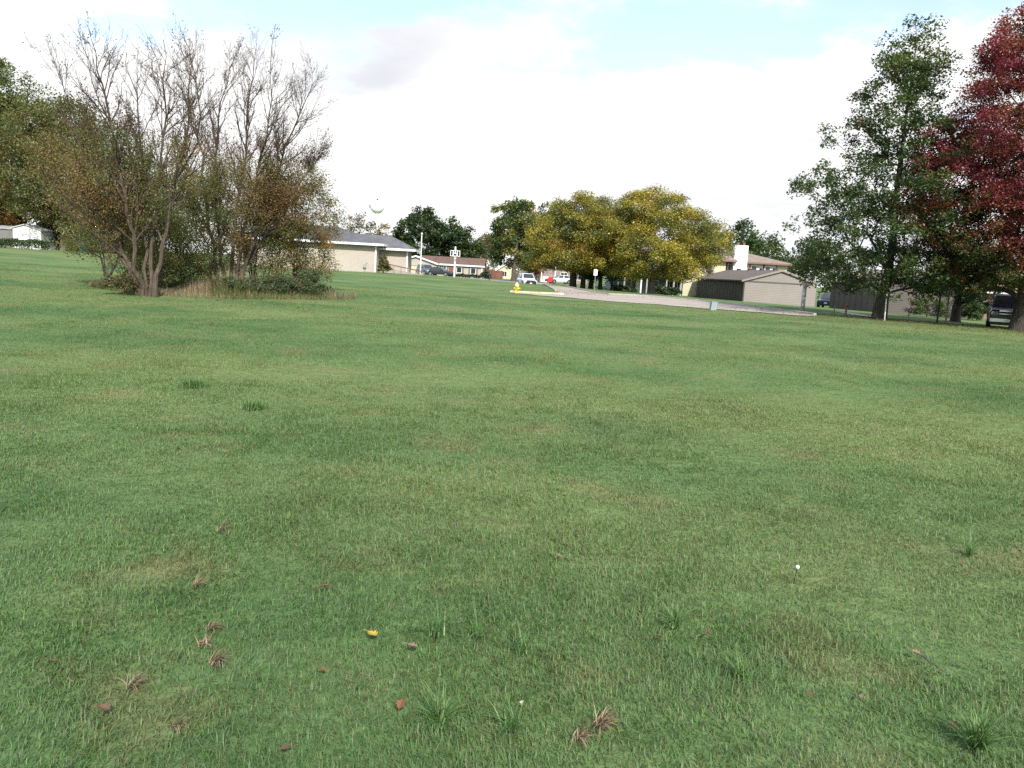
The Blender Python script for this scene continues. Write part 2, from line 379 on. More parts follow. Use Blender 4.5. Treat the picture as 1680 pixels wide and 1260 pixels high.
def make_lawn():
    N = 1500000
    Dg = np.linspace(1.2, 48, 3000); pdf = (.70*Dg+1.)*2/(1+(Dg/5.)**2); cdf = np.cumsum(pdf); cdf /= cdf[-1]
    y = np.interp(rng.random(N), cdf, Dg); x = (rng.random(N)*2-1)*(.70*y+1.)
    road = np.vstack([near_edge, far_edge[::-1]])
    k = ~in_poly(x, y, road); x, y = x[k], y[k]; n = len(x)
    D = np.hypot(x, y)
    n1 = vnoise(x, y, .9, 1); n2 = vnoise(x, y, .22, 2); n3 = vnoise(x, y, 2.7, 3); n4 = vnoise(x, y, .45, 5)
    h = (.024+.042*n1*n2+.014*n3)*rng.uniform(.55, 1.15, n)
    h *= 1+.45*(n4 > .80)*(n3 > .45)*rng.random(n)
    wd = .0026*(1+D/8.)*rng.uniform(.7, 1.3, n)
    yaw = vnoise(x, y, .6, 6)*9+rng.normal(0, 1.7, n); lean = np.abs(rng.normal(.50, .42, n))+.25*n1; curl = rng.uniform(.1, .9, n)
    t = rng.uniform(.68, 1.25, n)[:, None]*np.array([1., 1., 1.])*(1+rng.normal(0, .08, (n, 3)))
    dry = rng.random(n) < (.09+.42*np.clip(vnoise(x, y, .55, 8)*1.7-.75, 0, 1)*(.4+vnoise(x, y, .12, 18))+.12*np.clip(vnoise(x, y, 3.1, 9)*2-1, 0, 1))
    t[dry] = np.array([1.85, 1.2, 1.5])*rng.uniform(.65, 1.25, (dry.sum(), 1))
    lush = rng.random(n) < .25*vnoise(x, y, .35, 11)
    t[lush & ~dry] *= np.array([.75, 1.12, .7])
    lean[dry] += .75
    nr = D < 11
    A = blades(x[nr], y[nr], h[nr], wd[nr], lean[nr], yaw[nr], curl[nr], t[nr], 2)
    B = blades(x[~nr], y[~nr], h[~nr], wd[~nr], lean[~nr], yaw[~nr], curl[~nr], t[~nr], 1)
    o = len(A[0]); V = np.r_[A[0], B[0]]
    me = np_mesh('grass', V, A[1]+[f+o for f in B[1]], np.r_[A[2], B[2]])
    tag(link('grass', me, grass_mat()), 'short mown green lawn grass with dry tan blades', 'grass', kind='stuff')
make_lawn()

# ------------------------------------------------------------------ trees
def skeleton(stems, attract, r, bias=.35, up=.5, step=.5, bend=.35, jit=.06):
    pos, par, pl = [], [], []
    def addn(p, q, l): pos.append(np.array(p, float)); par.append(q); pl.append(l); return len(pos)-1
    for s in stems:
        q = -1; l = 0
        for i, p in enumerate(s):
            p = np.array(p, float)
            if q >= 0: l += np.linalg.norm(p-pos[q])
            q = addn(p, q, l)
    cap = 200000; P = np.zeros((60000, 3)); PL = np.zeros(60000); n = len(pos); P[:n] = pos; PL[:n] = pl
    first = set(); k = 0
    for s in stems: first.add(k); k += len(s)
    c0 = np.mean([s[0] for s in stems], 0)
    order = np.argsort(np.linalg.norm(attract-c0, axis=1)+r.normal(0, .2, len(attract)))
    ends = []
    for i in order:
        p = attract[i]
        d = P[:n]-p; dist = np.sqrt((d*d).sum(1))
        cost = dist+bias*PL[:n]+up*np.maximum(0, d[:, 2])
        q = int(np.argmin(cost)); dq = dist[q]
        if dq < 1e-3: continue
        dirq = pos[q]-pos[par[q]] if par[q] >= 0 else np.array([0, 0, 1.]); dirq = dirq/(np.linalg.norm(dirq)+1e-9)
        m = max(1, int(round(dq/step))); a = pos[q]; cpt = a+dirq*dq*bend; last = q
        for j in range(1, m+1):
            t = j/m; x = (1-t)**2*a+2*t*(1-t)*cpt+t*t*p
            if j < m: x = x+r.normal(0, jit*min(1, dq), 3)
            l = pl[last]+np.linalg.norm(x-pos[last]); last = addn(x, last, l)
            if n < 60000: P[n] = x; PL[n] = l; n += 1
        ends.append(last)
    return np.array(pos), np.array(par), first
def wood_mesh(pos, par, r_base, r_tip, flare=1.35, min_r=0.):
    n = len(pos); cnt = np.zeros(n); kids = [[] for _ in range(n)]
    for i in range(n):
        if par[i] >= 0: kids[par[i]].append(i)
    for i in range(n-1, -1, -1):
        if not kids[i]: cnt[i] = 1
        if par[i] >= 0: cnt[par[i]] += cnt[i]
    k = math.log(r_base/r_tip)/math.log(max(2, cnt.max()))
    rad = np.maximum(r_tip*cnt**k, min_r)
    V, Q = [], []; nv = 0
    done = np.zeros(n, bool)
    for i in range(n):
        if done[i]: continue
        ch = [] if par[i] < 0 else [par[i]]
        q = i
        while True:
            ch.append(q); done[q] = True
            if not kids[q]: break
            q = max(kids[q], key=lambda c: cnt[c])
        if len(ch) < 2: continue
        pts = pos[ch]; rr = rad[ch].copy()
        if par[i] >= 0: rr[0] = min(rr[0], rr[1]*1.15)
        else: rr[0] *= flare
        rr[-1] *= .5
        rm = rr.max(); s = 9 if rm > .09 else (5 if rm > .025 else 3)
        d = np.gradient(pts, axis=0); d /= np.linalg.norm(d, axis=1)[:, None]+1e-9
        ref = np.array([1., .13, 0]) if abs(d[0][2]) > .8 else np.array([.1, .2, 1.])
        u = np.cross(d, ref); u /= np.linalg.norm(u, axis=1)[:, None]+1e-9; w_ = np.cross(d, u)
        a = np.arange(s)*2*math.pi/s
        ring = pts[:, None]+(u[:, None]*np.cos(a)[None, :, None]+w_[:, None]*np.sin(a)[None, :, None])*rr[:, None, None]
        V.append(ring.reshape(-1, 3)); m = len(pts)
        b = nv+(np.arange(m-1)[:, None]*s+np.arange(s)[None]); b2 = nv+(np.arange(m-1)[:, None]*s+(np.arange(s)[None]+1) % s)
        Q.append(np.stack([b, b2, b2+s, b+s], -1).reshape(-1, 4)); nv += m*s
    return np_mesh('trunk', np.vstack(V), [np.vstack(Q)])
def chain_mesh(name, chains):
    V, Q = [], []; nv = 0
    for pts, rr in chains:
        rm = rr.max(); s = 9 if rm > .05 else (5 if rm > .016 else 3)
        d = np.gradient(pts, axis=0); d /= np.linalg.norm(d, axis=1)[:, None]+1e-9
        ref = np.array([1., .13, 0]) if abs(d[0][2]) > .8 else np.array([.1, .2, 1.])
        u = np.cross(d, ref); u /= np.linalg.norm(u, axis=1)[:, None]+1e-9; w_ = np.cross(d, u); a = np.arange(s)*2*math.pi/s
        ring = pts[:, None]+(u[:, None]*np.cos(a)[None, :, None]+w_[:, None]*np.sin(a)[None, :, None])*rr[:, None, None]
        V.append(ring.reshape(-1, 3)); m = len(pts)
        b = nv+(np.arange(m-1)[:, None]*s+np.arange(s)[None]); b2 = nv+(np.arange(m-1)[:, None]*s+(np.arange(s)[None]+1) % s)
        Q.append(np.stack([b, b2, b2+s, b+s], -1).reshape(-1, 4)); nv += m*s
    return np_mesh(name, np.vstack(V), [np.vstack(Q)])
def leaf_mesh(P, size, tint, r, flat=.5, droop=0., aspect=.6):
    n = len(P); nrm = r.normal(0, 1, (n, 3)); nrm[:, 2] = np.abs(nrm[:, 2])+flat; nrm /= np.linalg.norm(nrm, axis=1)[:, None]
    a = r.normal(0, 1, (n, 3)); a[:, 2] -= droop; a -= nrm*(a*nrm).sum(1)[:, None]; a /= np.linalg.norm(a, axis=1)[:, None]+1e-9
    b = np.cross(nrm, a); s = (size*r.uniform(.6, 1.35, n))[:, None]
    V = np.stack([P-a*s*.5, P+b*s*aspect*.5+nrm*s*.12, P+a*s*.5, P-b*s*aspect*.5+nrm*s*.12], 1).reshape(-1, 3)
    i = np.arange(n)*4
    return np_mesh('crown', V, [np.c_[i, i+1, i+2], np.c_[i, i+2, i+3]], np.r_[tint, tint])
PROF = {
 'round': [(0, .35), (.08, .68), (.2, .9), (.4, 1), (.6, .95), (.8, .72), (.92, .42), (1, .1)],
 'oak': [(0, .50), (.06, .80), (.2, 1), (.36, 1.0), (.46, .74), (.6, .58), (.75, .44), (.88, .27), (1, .05)],
 'maple': [(0, .55), (.1, .82), (.25, 1), (.45, .95), (.62, .76), (.8, .5), (.92, .26), (1, .06)],
 'dome': [(0, .62), (.12, .92), (.3, 1), (.55, .9), (.75, .7), (.9, .42), (1, .12)],
 'column': [(0, .55), (.15, .85), (.4, 1), (.7, .92), (.85, .7), (.95, .45), (1, .2)],
}
def ball(r, n):
    v = r.normal(0, 1, (n, 3)); v /= np.linalg.norm(v, axis=1)[:, None]; return v*(r.random((n, 1))**.4)
def crown_points(r, prof, z0, z1, rx, nb, per, blob, lobes=.2, shell=.45, squash=.6, ry=None):
    pr = np.array(PROF[prof]); ry = ry or rx
    t = r.random(nb*3); keep = r.random(nb*3) < np.interp(t, pr[:, 0], pr[:, 1])**1.3+.06; t = t[keep][:nb]
    th = r.random(len(t))*2*math.pi
    lob = 1+lobes*(np.sin(th*3+t*9+r.random()*6)*.6+np.sin(th*5-t*14+r.random()*6)*.5)
    rr = np.interp(t, pr[:, 0], pr[:, 1])*np.maximum(0, r.random(len(t)))**shell*lob
    B = np.c_[np.cos(th)*rr*rx, np.sin(th)*rr*ry, z0+t*(z1-z0)]
    A = np.repeat(B, per, 0)+ball(r, len(B)*per)*blob*1.75*np.array([1, 1, squash])
    return B, A
def pick(r, n, pal):
    wts = np.array([p[1] for p in pal], float); wts /= wts.sum(); c = np.array([p[0] for p in pal])
    return c[r.choice(len(pal), n, p=wts)]
def jitter(r, c, s=.18): return np.clip(c*(1+r.normal(0, s, (len(c), 1)))*(1+r.normal(0, .06, c.shape)), .004, .95)
def tree(name, label, cat, loc, seed, prof, z0, h, rx, base_r, nb, per, leaves, lsize, blob, pal, group=None, bark=None, stems=None, spread=.35, colfn=None,
         lobes=.2, shell=.45, squash=.6, flat=.5, droop=0., off=(0, 0), twig=.0065, lmat=None, up=.5, bias=.35, trunk_top=.86, ry=None, bend=.35, extra=None):
    r = np.random.default_rng(seed)
    leaves = int(leaves*2.1); lsize *= 1.12
    T = thing(name, label, cat, loc, 0, group)
    B, A = crown_points(r, prof, z0, h, rx, nb, per, blob, lobes, shell, squash, ry)
    fr = np.clip((A[:, 2]-z0)/(h-z0), 0, 1); A[:, :2] += np.array(off)*fr[:, None]
    if extra is not None: A = np.vstack([A, extra])
    A = A[A[:, 2] > .25]
    if stems is None:
        tt = np.linspace(0, 1, 14); top = h*trunk_top
        wob = np.cumsum(r.normal(0, .045*h/14, (14, 2)), 0); wob[0] = 0
        stems = [np.c_[wob[:, 0]+off[0]*tt, wob[:, 1]+off[1]*tt, tt*top-.1*(tt == 0)]]
    pos, par, first = skeleton(stems, A, r, bias, up, step=max(.35, h/28), bend=bend)
    link('trunk', wood_mesh(pos, par, base_r, twig), bark or BARK, T, smooth=True)
    if leaves:
        n = len(A)*leaves
        P = np.repeat(A, leaves, 0)+ball(r, n)*spread*1.45*np.array([1, 1, .75])
        cb = np.repeat(pick(r, max(1, len(A)//per)+1, pal), per, 0)[:len(A)]
        cb = np.vstack([cb, pick(r, len(A)-len(cb), pal)]) if len(cb) < len(A) else cb
        c = np.repeat(cb, leaves, 0); sw = r.random(n) < .3; c[sw] = pick(r, int(sw.sum()), pal)
        if colfn is not None: c = colfn(P, c, r)
        P[:, 2] = np.maximum(P[:, 2], .05)
        link('crown', leaf_mesh(P, lsize, jitter(r, c), r, flat, droop), lmat or LEAF, T)
    return T

GRN = [((.050, .085, .022), 3), ((.075, .115, .028), 2), ((.035, .065, .02), 2)]
DGRN = [((.030, .058, .018), 3), ((.045, .08, .022), 2), ((.065, .10, .028), 1)]
GOLD = [((.37, .30, .04), 3), ((.28, .25, .04), 3), ((.16, .18, .04), 2.4), ((.38, .27, .03), .5), ((.065, .09, .026), 2)]
# --- pin oak on the right
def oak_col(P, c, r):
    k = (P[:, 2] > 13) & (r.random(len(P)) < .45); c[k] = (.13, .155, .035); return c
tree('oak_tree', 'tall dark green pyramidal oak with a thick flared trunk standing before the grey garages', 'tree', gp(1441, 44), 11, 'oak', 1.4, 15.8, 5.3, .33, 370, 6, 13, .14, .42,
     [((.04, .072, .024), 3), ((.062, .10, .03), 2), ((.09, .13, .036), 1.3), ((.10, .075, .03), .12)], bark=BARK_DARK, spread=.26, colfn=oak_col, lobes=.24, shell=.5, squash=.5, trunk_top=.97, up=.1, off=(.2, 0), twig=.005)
# --- red maple at the right edge
def maple_col(P, c, r):
    rad = np.hypot(P[:, 0], P[:, 1]); q = P[:, 2]*.085+rad*.13-.73+.34*np.sin(P[:, 0]*1.3+P[:, 2]*.9)+.25*np.sin(P[:, 1]*1.7-P[:, 2]*1.4)+r.normal(0, .25, len(P))
    g = q < .1; c[g] = pick(r, int(g.sum()), [((.045, .07, .02), 3), ((.06, .09, .024), 2), ((.11, .07, .025), 1)])
    mmid = (q >= .1) & (q < .4); c[mmid] = pick(r, int(mmid.sum()), [((.22, .08, .03), 2), ((.30, .13, .035), 1), ((.17, .035, .03), 2)])
    return c
tree('maple_tree', 'crimson autumn maple with green lower leaves at the right edge of the lawn', 'tree', gp(1667, 41), 12, 'maple', 2.1, 17.5, 5.6, .30, 950, 6, 19, .115, .42,
     [((.225, .03, .06), 3), ((.29, .06, .09), 2), ((.15, .02, .04), 2), ((.28, .10, .075), 1.3)], bark=BARK_DARK, spread=.28, colfn=maple_col, shell=.45, lobes=.16, up=.7, bend=.4)
# --- golden locusts beyond the street
tree('locust_tree', 'widest golden olive locust tree with a pale trunk in front of the porch', 'tree', gp(1068, 85), 21, 'dome', 1.8, 10.7, 7.6, .36, 330, 7, 25, .155, .52, GOLD, bark=BARK_GREY, spread=.5, squash=.4, shell=.45, lobes=.15, bend=.5, group='golden locust trees')
tree('locust_tree', 'golden locust tree with two dark trunks right of the white car and red sign', 'tree', gp(940, 88), 22, 'dome', 1.9, 9.9, 5.8, .32, 240, 7, 22, .16, .55,
     GOLD+[((.28, .17, .03), 1.2)], bark=BARK_DARK, spread=.5, squash=.45, lobes=.25, bend=.5, off=(.4, 0), group='golden locust trees',
     stems=[np.array([(0, 0, -.1), (-.1, 0, 2), (-.5, 0, 5), (-.9, 0, 8.5)]), np.array([(1.1, .3, -.1), (1.1, .3, 2), (1.5, .5, 5), (2.0, .6, 9)])])
tree('locust_tree', 'olive green locust tree behind the white road sign between two golden ones', 'tree', gp(985, 100), 23, 'round', 1.9, 11.4, 4.9, .26, 170, 7, 20, .16, .55,
     [((.13, .135, .03), 3), ((.22, .17, .03), 2), ((.07, .095, .028), 3), ((.30, .2, .03), 1)], bark=BARK_DARK, spread=.5, squash=.5, bend=.5, group='golden locust trees')
tree('small_tree', 'slim dark tree at the left end of the porch under the locust crown', 'tree', gp(1003, 103), 24, 'dome', 1.6, 7.5, 3.0, .16, 40, 6, 10, .30, .5, DGRN, bark=BARK_DARK, spread=.5)
tree('small_tree', 'short bushy green tree behind the post of the white road sign', 'tree', gp(969, 94), 25, 'round', .9, 5.2, 1.9, .30, 26, 6, 11, .28, .4, GRN, bark=BARK_DARK, spread=.4)
# --- tall green and yellow tree left of the locusts
tree('poplar_tree', 'broad green and yellow tree standing between the red fence and the white car', 'tree', gp(842, 130), 31, 'column', 2.6, 12.6, 4.6, .42, 95, 7, 12, .36, .5,
     [((.08, .125, .04), 3), ((.15, .175, .045), 2), ((.05, .09, .035), 2), ((.24, .22, .05), 1)], spread=.5, squash=1.0, droop=-.5, bias=.2)
tree('poplar_tree', 'orange tinged narrow tree just left of the golden locusts', 'tree', gp(869, 138), 32, 'column', 2.0, 11.6, 3.1, .25, 55, 6, 11, .36, .5,
     [((.30, .19, .04), 3), ((.20, .17, .04), 2), ((.10, .13, .04), 1.5)], spread=.5, squash=1.0, droop=-.5)
tree('poplar_tree', 'tall green poplar peeping over the left shoulder of the golden locusts', 'tree', gp(890, 165), 33, 'column', 2.0, 15.3, 4.2, .3, 70, 6, 10, .42, .55,
     [((.06, .105, .045), 3), ((.09, .135, .05), 2)], spread=.55, squash=1.1, droop=-.5)
# --- dark trees behind the ranch house
for (px, top, wpx, sd_, lb) in [(690, 347, 44, 41, 'tallest dark green tree behind the brown roofed ranch house'), (735, 362, 34, 42, 'dark green tree behind the basketball hoop and the brown roof'),
                               (763, 376, 22, 43, 'lighter green tree at the right end of the dark trees behind the ranch house'), (657, 378, 22, 44, 'small dark tree behind the right wing of the tan house')]:
    g = gp(px, 190); h = (proj(g)[1]-top)*190/F
    tree('dark_tree', lb, 'tree', g, sd_, 'round', 1.2, h, wpx*190/F, .4, 75 if wpx > 30 else 45, 6, 13, .5, .8, DGRN if px != 763 else GRN, spread=.75, squash=.65, lobes=.25, group='trees behind the ranch house')
# --- far thin trees
for (px, Y, top, wpx, sd_, pal, lb) in [(588, 230, 355, 32, 51, [((.17, .14, .08), 2), ((.11, .11, .055), 2)], 'thin greyish brown tree rising behind the roof of the tan house'),
        (630, 235, 373, 26, 52, [((.22, .16, .06), 2), ((.26, .22, .05), 1)], 'yellowish brown low tree right of the grey roof ridge'),
        (795, 240, 386, 20, 53, [((.22, .13, .08), 2), ((.14, .11, .05), 2)], 'reddish brown far tree seen in the gap above the red fence'),
        (1208, 150, 368, 42, 54, GRN, 'dark green tree behind the white chimney'), (1252, 158, 389, 40, 55, GRN+[((.16, .15, .04), 1)], 'green and yellow tree behind the right part of the brown apartment roof'),
        (1305, 165, 396, 40, 56, DGRN, 'dark tree between the apartment roof and the oak'), (1160, 170, 372, 36, 57, DGRN, 'dark tree behind the right flank of the widest locust'),
        (1010, 200, 385, 60, 58, DGRN, 'dark tree far behind the porch and the locusts'), (1390, 170, 410, 50, 59, GRN, 'green tree in the distance behind the oak trunk'),
        (1560, 150, 420, 60, 60, DGRN, 'dark tree far behind the brick house'), (1650, 160, 400, 60, 61, GRN, 'green tree far behind the black pickup'),
        (905, 210, 395, 40, 62, GRN, 'green tree far behind the stone fronted house')]:
    g = gp(px, Y); h = (proj(g)[1]-top)*Y/F
    tree('distant_tree', lb, 'tree', g, sd_, 'round', .8, h, wpx*Y/F, .3, 50, 6, 10 if sd_ > 53 else 7, .5, .9, pal, spread=.75, squash=.6, lobes=.3, group='distant trees beyond the houses')
# --- trees on the left beyond the lawn
tree('big_tree', 'tall green tree with a leaning limb at the far left edge', 'tree', gp(5, 88), 71, 'round', 3.6, 19.6, 7.0, .42, 300, 7, 14, .22, .75, [((.11, .145, .035), 3), ((.17, .18, .04), 2), ((.065, .10, .03), 2)], bark=BARK_DARK, spread=.55, squash=.7, lobes=.2, shell=.55)
tree('big_tree', 'airy olive green tree between the far left tree and the bare clump', 'tree', gp(105, 80), 72, 'round', 2.9, 14.5, 6.2, .32, 260, 7, 13, .20, .7, [((.12, .125, .035), 3), ((.085, .11, .035), 2), ((.17, .14, .045), 1.2)], bark=BARK_GREY, spread=.55, squash=.6, lobes=.4, shell=.5)
tree('big_tree', 'thin leaved tree directly behind the left multi stemmed tree', 'tree', gp(185, 84), 73, 'round', 1.2, 12.0, 5.2, .3, 95, 7, 11, .19, .6, [((.10, .115, .035), 3), ((.15, .12, .04), 2)], bark=BARK_GREY, spread=.55, lobes=.4)
tree('bush', 'orange autumn bush above the white shed', 'bush', gp(4, 83), 74, 'round', 2.3, 6.2, 2.4, .10, 50, 6, 16, .18, .35, [((.24, .12, .03), 3), ((.17, .11, .03), 2), ((.10, .10, .03), 1)], spread=.4)
for px, Y, h, rx, sd_, pal, lb in [(108, 82, 6.0, 2.3, 75, GRN, 'dense dark green bush just right of the white shed'), (142, 78, 5.4, 2.8, 76, [((.085, .10, .032), 2), ((.12, .11, .04), 2)], 'olive bush behind the dark green bin'),
        (178, 80, 6.2, 3.4, 77, GRN, 'green bush behind the stems of the left multi stemmed tree'), (40, 92, 8.5, 3.6, 78, DGRN, 'tall dark bush behind the white shed roof'), (235, 82, 6.0, 3.2, 79, [((.07, .10, .03), 2), ((.13, .12, .035), 2)], 'mixed green bush seen through the middle of the left tree stems')]:
    tree('bush', lb, 'bush', gp(px, Y), sd_, 'round', .3, h, rx, .1, 46, 6, 13, .26, .45, pal, spread=.45, lobes=.3, group='bushes behind the lawn on the left')

# --- the bare multi stemmed clump on the left
def px_stem(pts, Y, org, r, dy):
    out = []
    for i, (px, py) in enumerate(pts):
        p = at(px, py, Y+dy*(i/(len(pts)-1))**1.2)
        out.append(p-np.array(org))
    out = np.array(out); t = np.linspace(0, 1, len(out)); tt = np.linspace(0, 1, 15)
    out = np.stack([np.interp(tt, t, out[:, k]) for k in range(3)], 1)
    for _ in range(2): out[1:-1] = (out[:-2]+2*out[1:-1]+out[2:])/4
    out[1:-1] += r.normal(0, .045, (13, 3)); out[0, 2] = -.1
    return out
def clump(name, label, base, Y, stems_px, seed, base_r, dyr, nleaf, ztop, pal_low, pal_top, natt, green_z, group):
    r = np.random.default_rng(seed); org = gp(*base)
    T = thing(name, label, 'tree', org, 0, group)
    dys = np.linspace(-dyr, dyr, len(stems_px)); r.shuffle(dys)
    stems = [px_stem(s, Y, org, r, d) for s, d in zip(stems_px, dys)]
    chains = []; A = []
    def sub(pts, rad, lev):
        seg = np.linalg.norm(np.diff(pts, axis=0), axis=1); ln = seg.sum(); n = len(pts)
        if lev >= 2: A.extend(pts[1:])
        if lev == 3: return
        k = natt if lev == 0 else (r.integers(6, 9) if lev == 1 else r.integers(4, 6))
        ts = np.sort(r.uniform(.22 if lev == 0 else .12, 1.0, k)); ts[-1] = 1.
        for t in ts:
            i = min(n-2, int(t*(n-1))); f = t*(n-1)-i; p = pts[i]*(1-f)+pts[i+1]*f; ax = pts[i+1]-pts[i]; ax /= np.linalg.norm(ax)
            side = r.normal(0, 1, 3); side -= ax*(side@ax); side /= np.linalg.norm(side)
            ang = r.uniform(.35, .85) if t < .99 else .12
            d = ax*math.cos(ang)+side*math.sin(ang)
            rr0 = min((rad[i]*(1-f)+rad[i+1]*f)*.72, (.032, .013, .0075)[lev]*r.uniform(.7, 1.2))
            L_ = ((3.1-2.1*t), ln*r.uniform(.28, .5), ln*r.uniform(.3, .55))[lev]*r.uniform(.6, 1.15)
            m = (7, 5, 4)[lev]; q = [p]; dd = d.copy()
            for j in range(m-1):
                dd = dd+r.normal(0, .10, 3)+np.array([0, 0, .09]); dd /= np.linalg.norm(dd); q.append(q[-1]+dd*L_/(m-1))
            q = np.array(q)
            rq = np.hypot(q[:, 0], q[:, 1])
            if q[:, 2].min() < .4 or (q[:, 2] > ztop*(1-(rq/6.3)**4)).any(): continue
            rd = np.linspace(rr0, max(.0042, rr0*.3), m); chains.append((q, rd)); sub(q, rd, lev+1)
    for s in stems:
        tt = np.linspace(0, 1, len(s)); rad = base_r*r.uniform(.75, 1.05)*(1.25*np.exp(-tt*9)*.2+(1-tt)**.85*.95+.05); rad[-1] = .012
        chains.append((s, rad)); sub(s, rad, 0)
    A = np.array(A)
    link('trunk', chain_mesh('trunk', chains), BARK_STEM, T, smooth=True)
    z = A[:, 2]; wgt = np.clip((green_z-z)/(green_z*.75), 0, 1)**.8*1.0+.018+.10*(r.random(len(A)) < .10)
    idx = r.choice(len(A), nleaf, p=wgt/wgt.sum())
    P = A[idx]+ball(r, nleaf)*.22
    c = pick(r, nleaf, pal_low); o_ = np.argsort(np.sin(P[:, 0]*1.4+P[:, 2]*.9+seed)+np.sin(P[:, 1]*1.2-P[:, 2]*1.1)+r.normal(0, 1.0, nleaf)); c[o_] = c[np.argsort(c[:, 0]-1.15*c[:, 1])].copy(); k = P[:, 2] > green_z*.8; c[k] = pick(r, int(k.sum()), pal_top)
    P[:, 2] = np.maximum(P[:, 2], .06)
    link('crown', leaf_mesh(P, .058, jitter(r, c), r, .2, .6), LEAF_DULL, T)
OLIVE = [((.175, .185, .065), 3), ((.115, .16, .05), 3), ((.25, .21, .085), 2), ((.28, .185, .075), 1.0)]
RUST = [((.29, .17, .075), 3), ((.26, .19, .08), 2), ((.33, .165, .055), 1.2), ((.14, .145, .045), 2.4)]
TOPL = [((.10, .06, .035), 2), ((.14, .05, .03), 1), ((.08, .08, .04), 1)]
G1 = 'two multi stemmed trees of the bare clump'
clump('multi_stem_tree', 'left tree of the nearly bare clump, with several leaning trunks', (238, 26.5), 26.5, [
    [(226, 486), (205, 420), (172, 330), (128, 215), (95, 120)], [(234, 488), (216, 400), (200, 290), (170, 140), (152, 70)], [(240, 489), (238, 400), (236, 290), (225, 170), (208, 85)],
    [(246, 486), (252, 390), (262, 290), (272, 170), (268, 65)], [(254, 480), (272, 390), (292, 290), (312, 180), (318, 80)], [(236, 484), (190, 400), (120, 330), (75, 270)]],
    101, .075, 1.6, 36000, 8.55, OLIVE+RUST[:1], TOPL, 31, 6.4, G1)
clump('multi_stem_tree', 'right tree of the nearly bare clump, with spreading branches over the rust coloured bush', (376, 32.5), 32.5, [
    [(360, 468), (345, 390), (330, 290), (326, 170), (312, 62)], [(370, 471), (362, 390), (352, 290), (360, 180), (388, 88)], [(384, 470), (398, 390), (418, 310), (440, 220), (446, 75)],
    [(392, 466), (420, 385), (452, 300), (488, 200), (515, 135)], [(388, 468), (424, 400), (470, 330), (528, 250)], [(376, 470), (384, 380), (400, 280), (408, 170), (420, 80)]],
    102, .085, 2.0, 36000, 10.7, OLIVE+RUST, TOPL, 32, 6.6, G1)
# understorey between and behind the stems
for px, Y, h, rx, sd_, pal, lb in [(300, 31, 4.9, 1.9, 111, OLIVE, 'olive green shrub between the two multi stemmed trees'), (415, 35, 5.4, 2.0, 112, RUST+OLIVE, 'rust and olive shrub behind the right multi stemmed tree'),
        (484, 34.5, 5.6, 2.0, 113, RUST+OLIVE[:2], 'rust coloured shrub at the right end of the bare clump'), (262, 29.5, 4.4, 1.5, 114, OLIVE, 'leafy shrub behind the trunks of the left multi stemmed tree'),
        (345, 36, 5.6, 2.0, 115, OLIVE+RUST, 'tall olive shrub in the middle of the bare clump'), (175, 31, 3.4, 1.5, 116, OLIVE, 'thin low shrub left of the leaning trunks')]:
    tree('shrub', lb, 'shrub', gp(px, Y), sd_, 'round', .35 if px != 175 else .8, h, rx, .05, 85 if px != 484 else 170, 7, 13 if px != 175 else 5, .068, .28, pal, spread=.22, bark=BARK_GREY, twig=.005, lobes=.3, lmat=LEAF_DULL, up=.3, group='shrubs inside the bare clump',
         stems=[np.array([(0, 0, -.05), (.15*k, .1*((k*7) % 3-1), h*.3), (.5*k, .25*((k*5) % 3-1), h*.75)]) for k in (-1.2, -.4, .5, 1.3)])
for px, Y, h, rx, sd_, lb in [(402, 29.5, .72, 1.1, 121, 'low dark green weed bush at the front of the bare clump'), (497, 31, 1.15, .95, 122, 'grey green weed bush at the right tip of the bare clump'), (458, 30.2, .7, .9, 123, 'low weed bush between the two others under the rust shrub'),
        (205, 26.4, .6, .6, 124, 'dry weed bush at the left foot of the leaning trunks')]:
    tree('weed_bush', lb, 'weed', gp(px, Y), sd_, 'dome', .05, h, rx, .012, 40, 6, 9, .07, .12, [((.075, .11, .05), 3), ((.11, .135, .07), 2), ((.16, .15, .08), 1)] if px != 205 else [((.15, .125, .06), 3), ((.09, .10, .045), 3), ((.19, .12, .06), 1)], spread=.1, twig=.003, lmat=LEAF_DULL, lobes=.3, group='weed bushes around the bare clump', trunk_top=.5)
# tall weeds and leaf litter (stuff)
def tall_weeds():
    r = np.random.default_rng(5); N = 42000
    t = r.random(N)*2*math.pi; q = np.sqrt(r.random(N)); c = np.array(gp(365, 30.5)[:2])
    x = c[0]+np.cos(t)*q*4.5*(1+.12*np.sin(3*t)); y = c[1]+.25*(x-c[0])+np.sin(t)*q*3.1
    h = (.16+.95*vnoise(x, y, .8, 31)**1.6*(1-q**2*.8))*r.uniform(.35, 1.25, N)
    pal = pick(r, N, [((2.1, 1.15, 1.7), 1.6), ((1.4, 1.0, 1.1), 2), ((.9, 1.0, .8), 4)])*r.uniform(.6, 1.1, (N, 1))
    s = vnoise(x, y, 1.3, 33); k = (s > .56) | (x > c[0]+1.6) & (y > c[1]) & (r.random(N) < .6); pal[k] = np.array([2.3, 1.35, 2.2])*r.uniform(.7, 1.1, (k.sum(), 1))
    V, Fs, T = blades(x, y, h, r.uniform(.005, .011, N), np.abs(r.normal(.35, .35, N)), r.random(N)*6.28, r.uniform(.1, 1.2, N), pal, 2)
    tag(link('tall_weeds', np_mesh('tall_weeds', V, Fs, T), bpy.data.materials['grass_blades']), 'tan and green unmown weeds under the bare clump', 'weeds', kind='stuff')
tall_weeds()
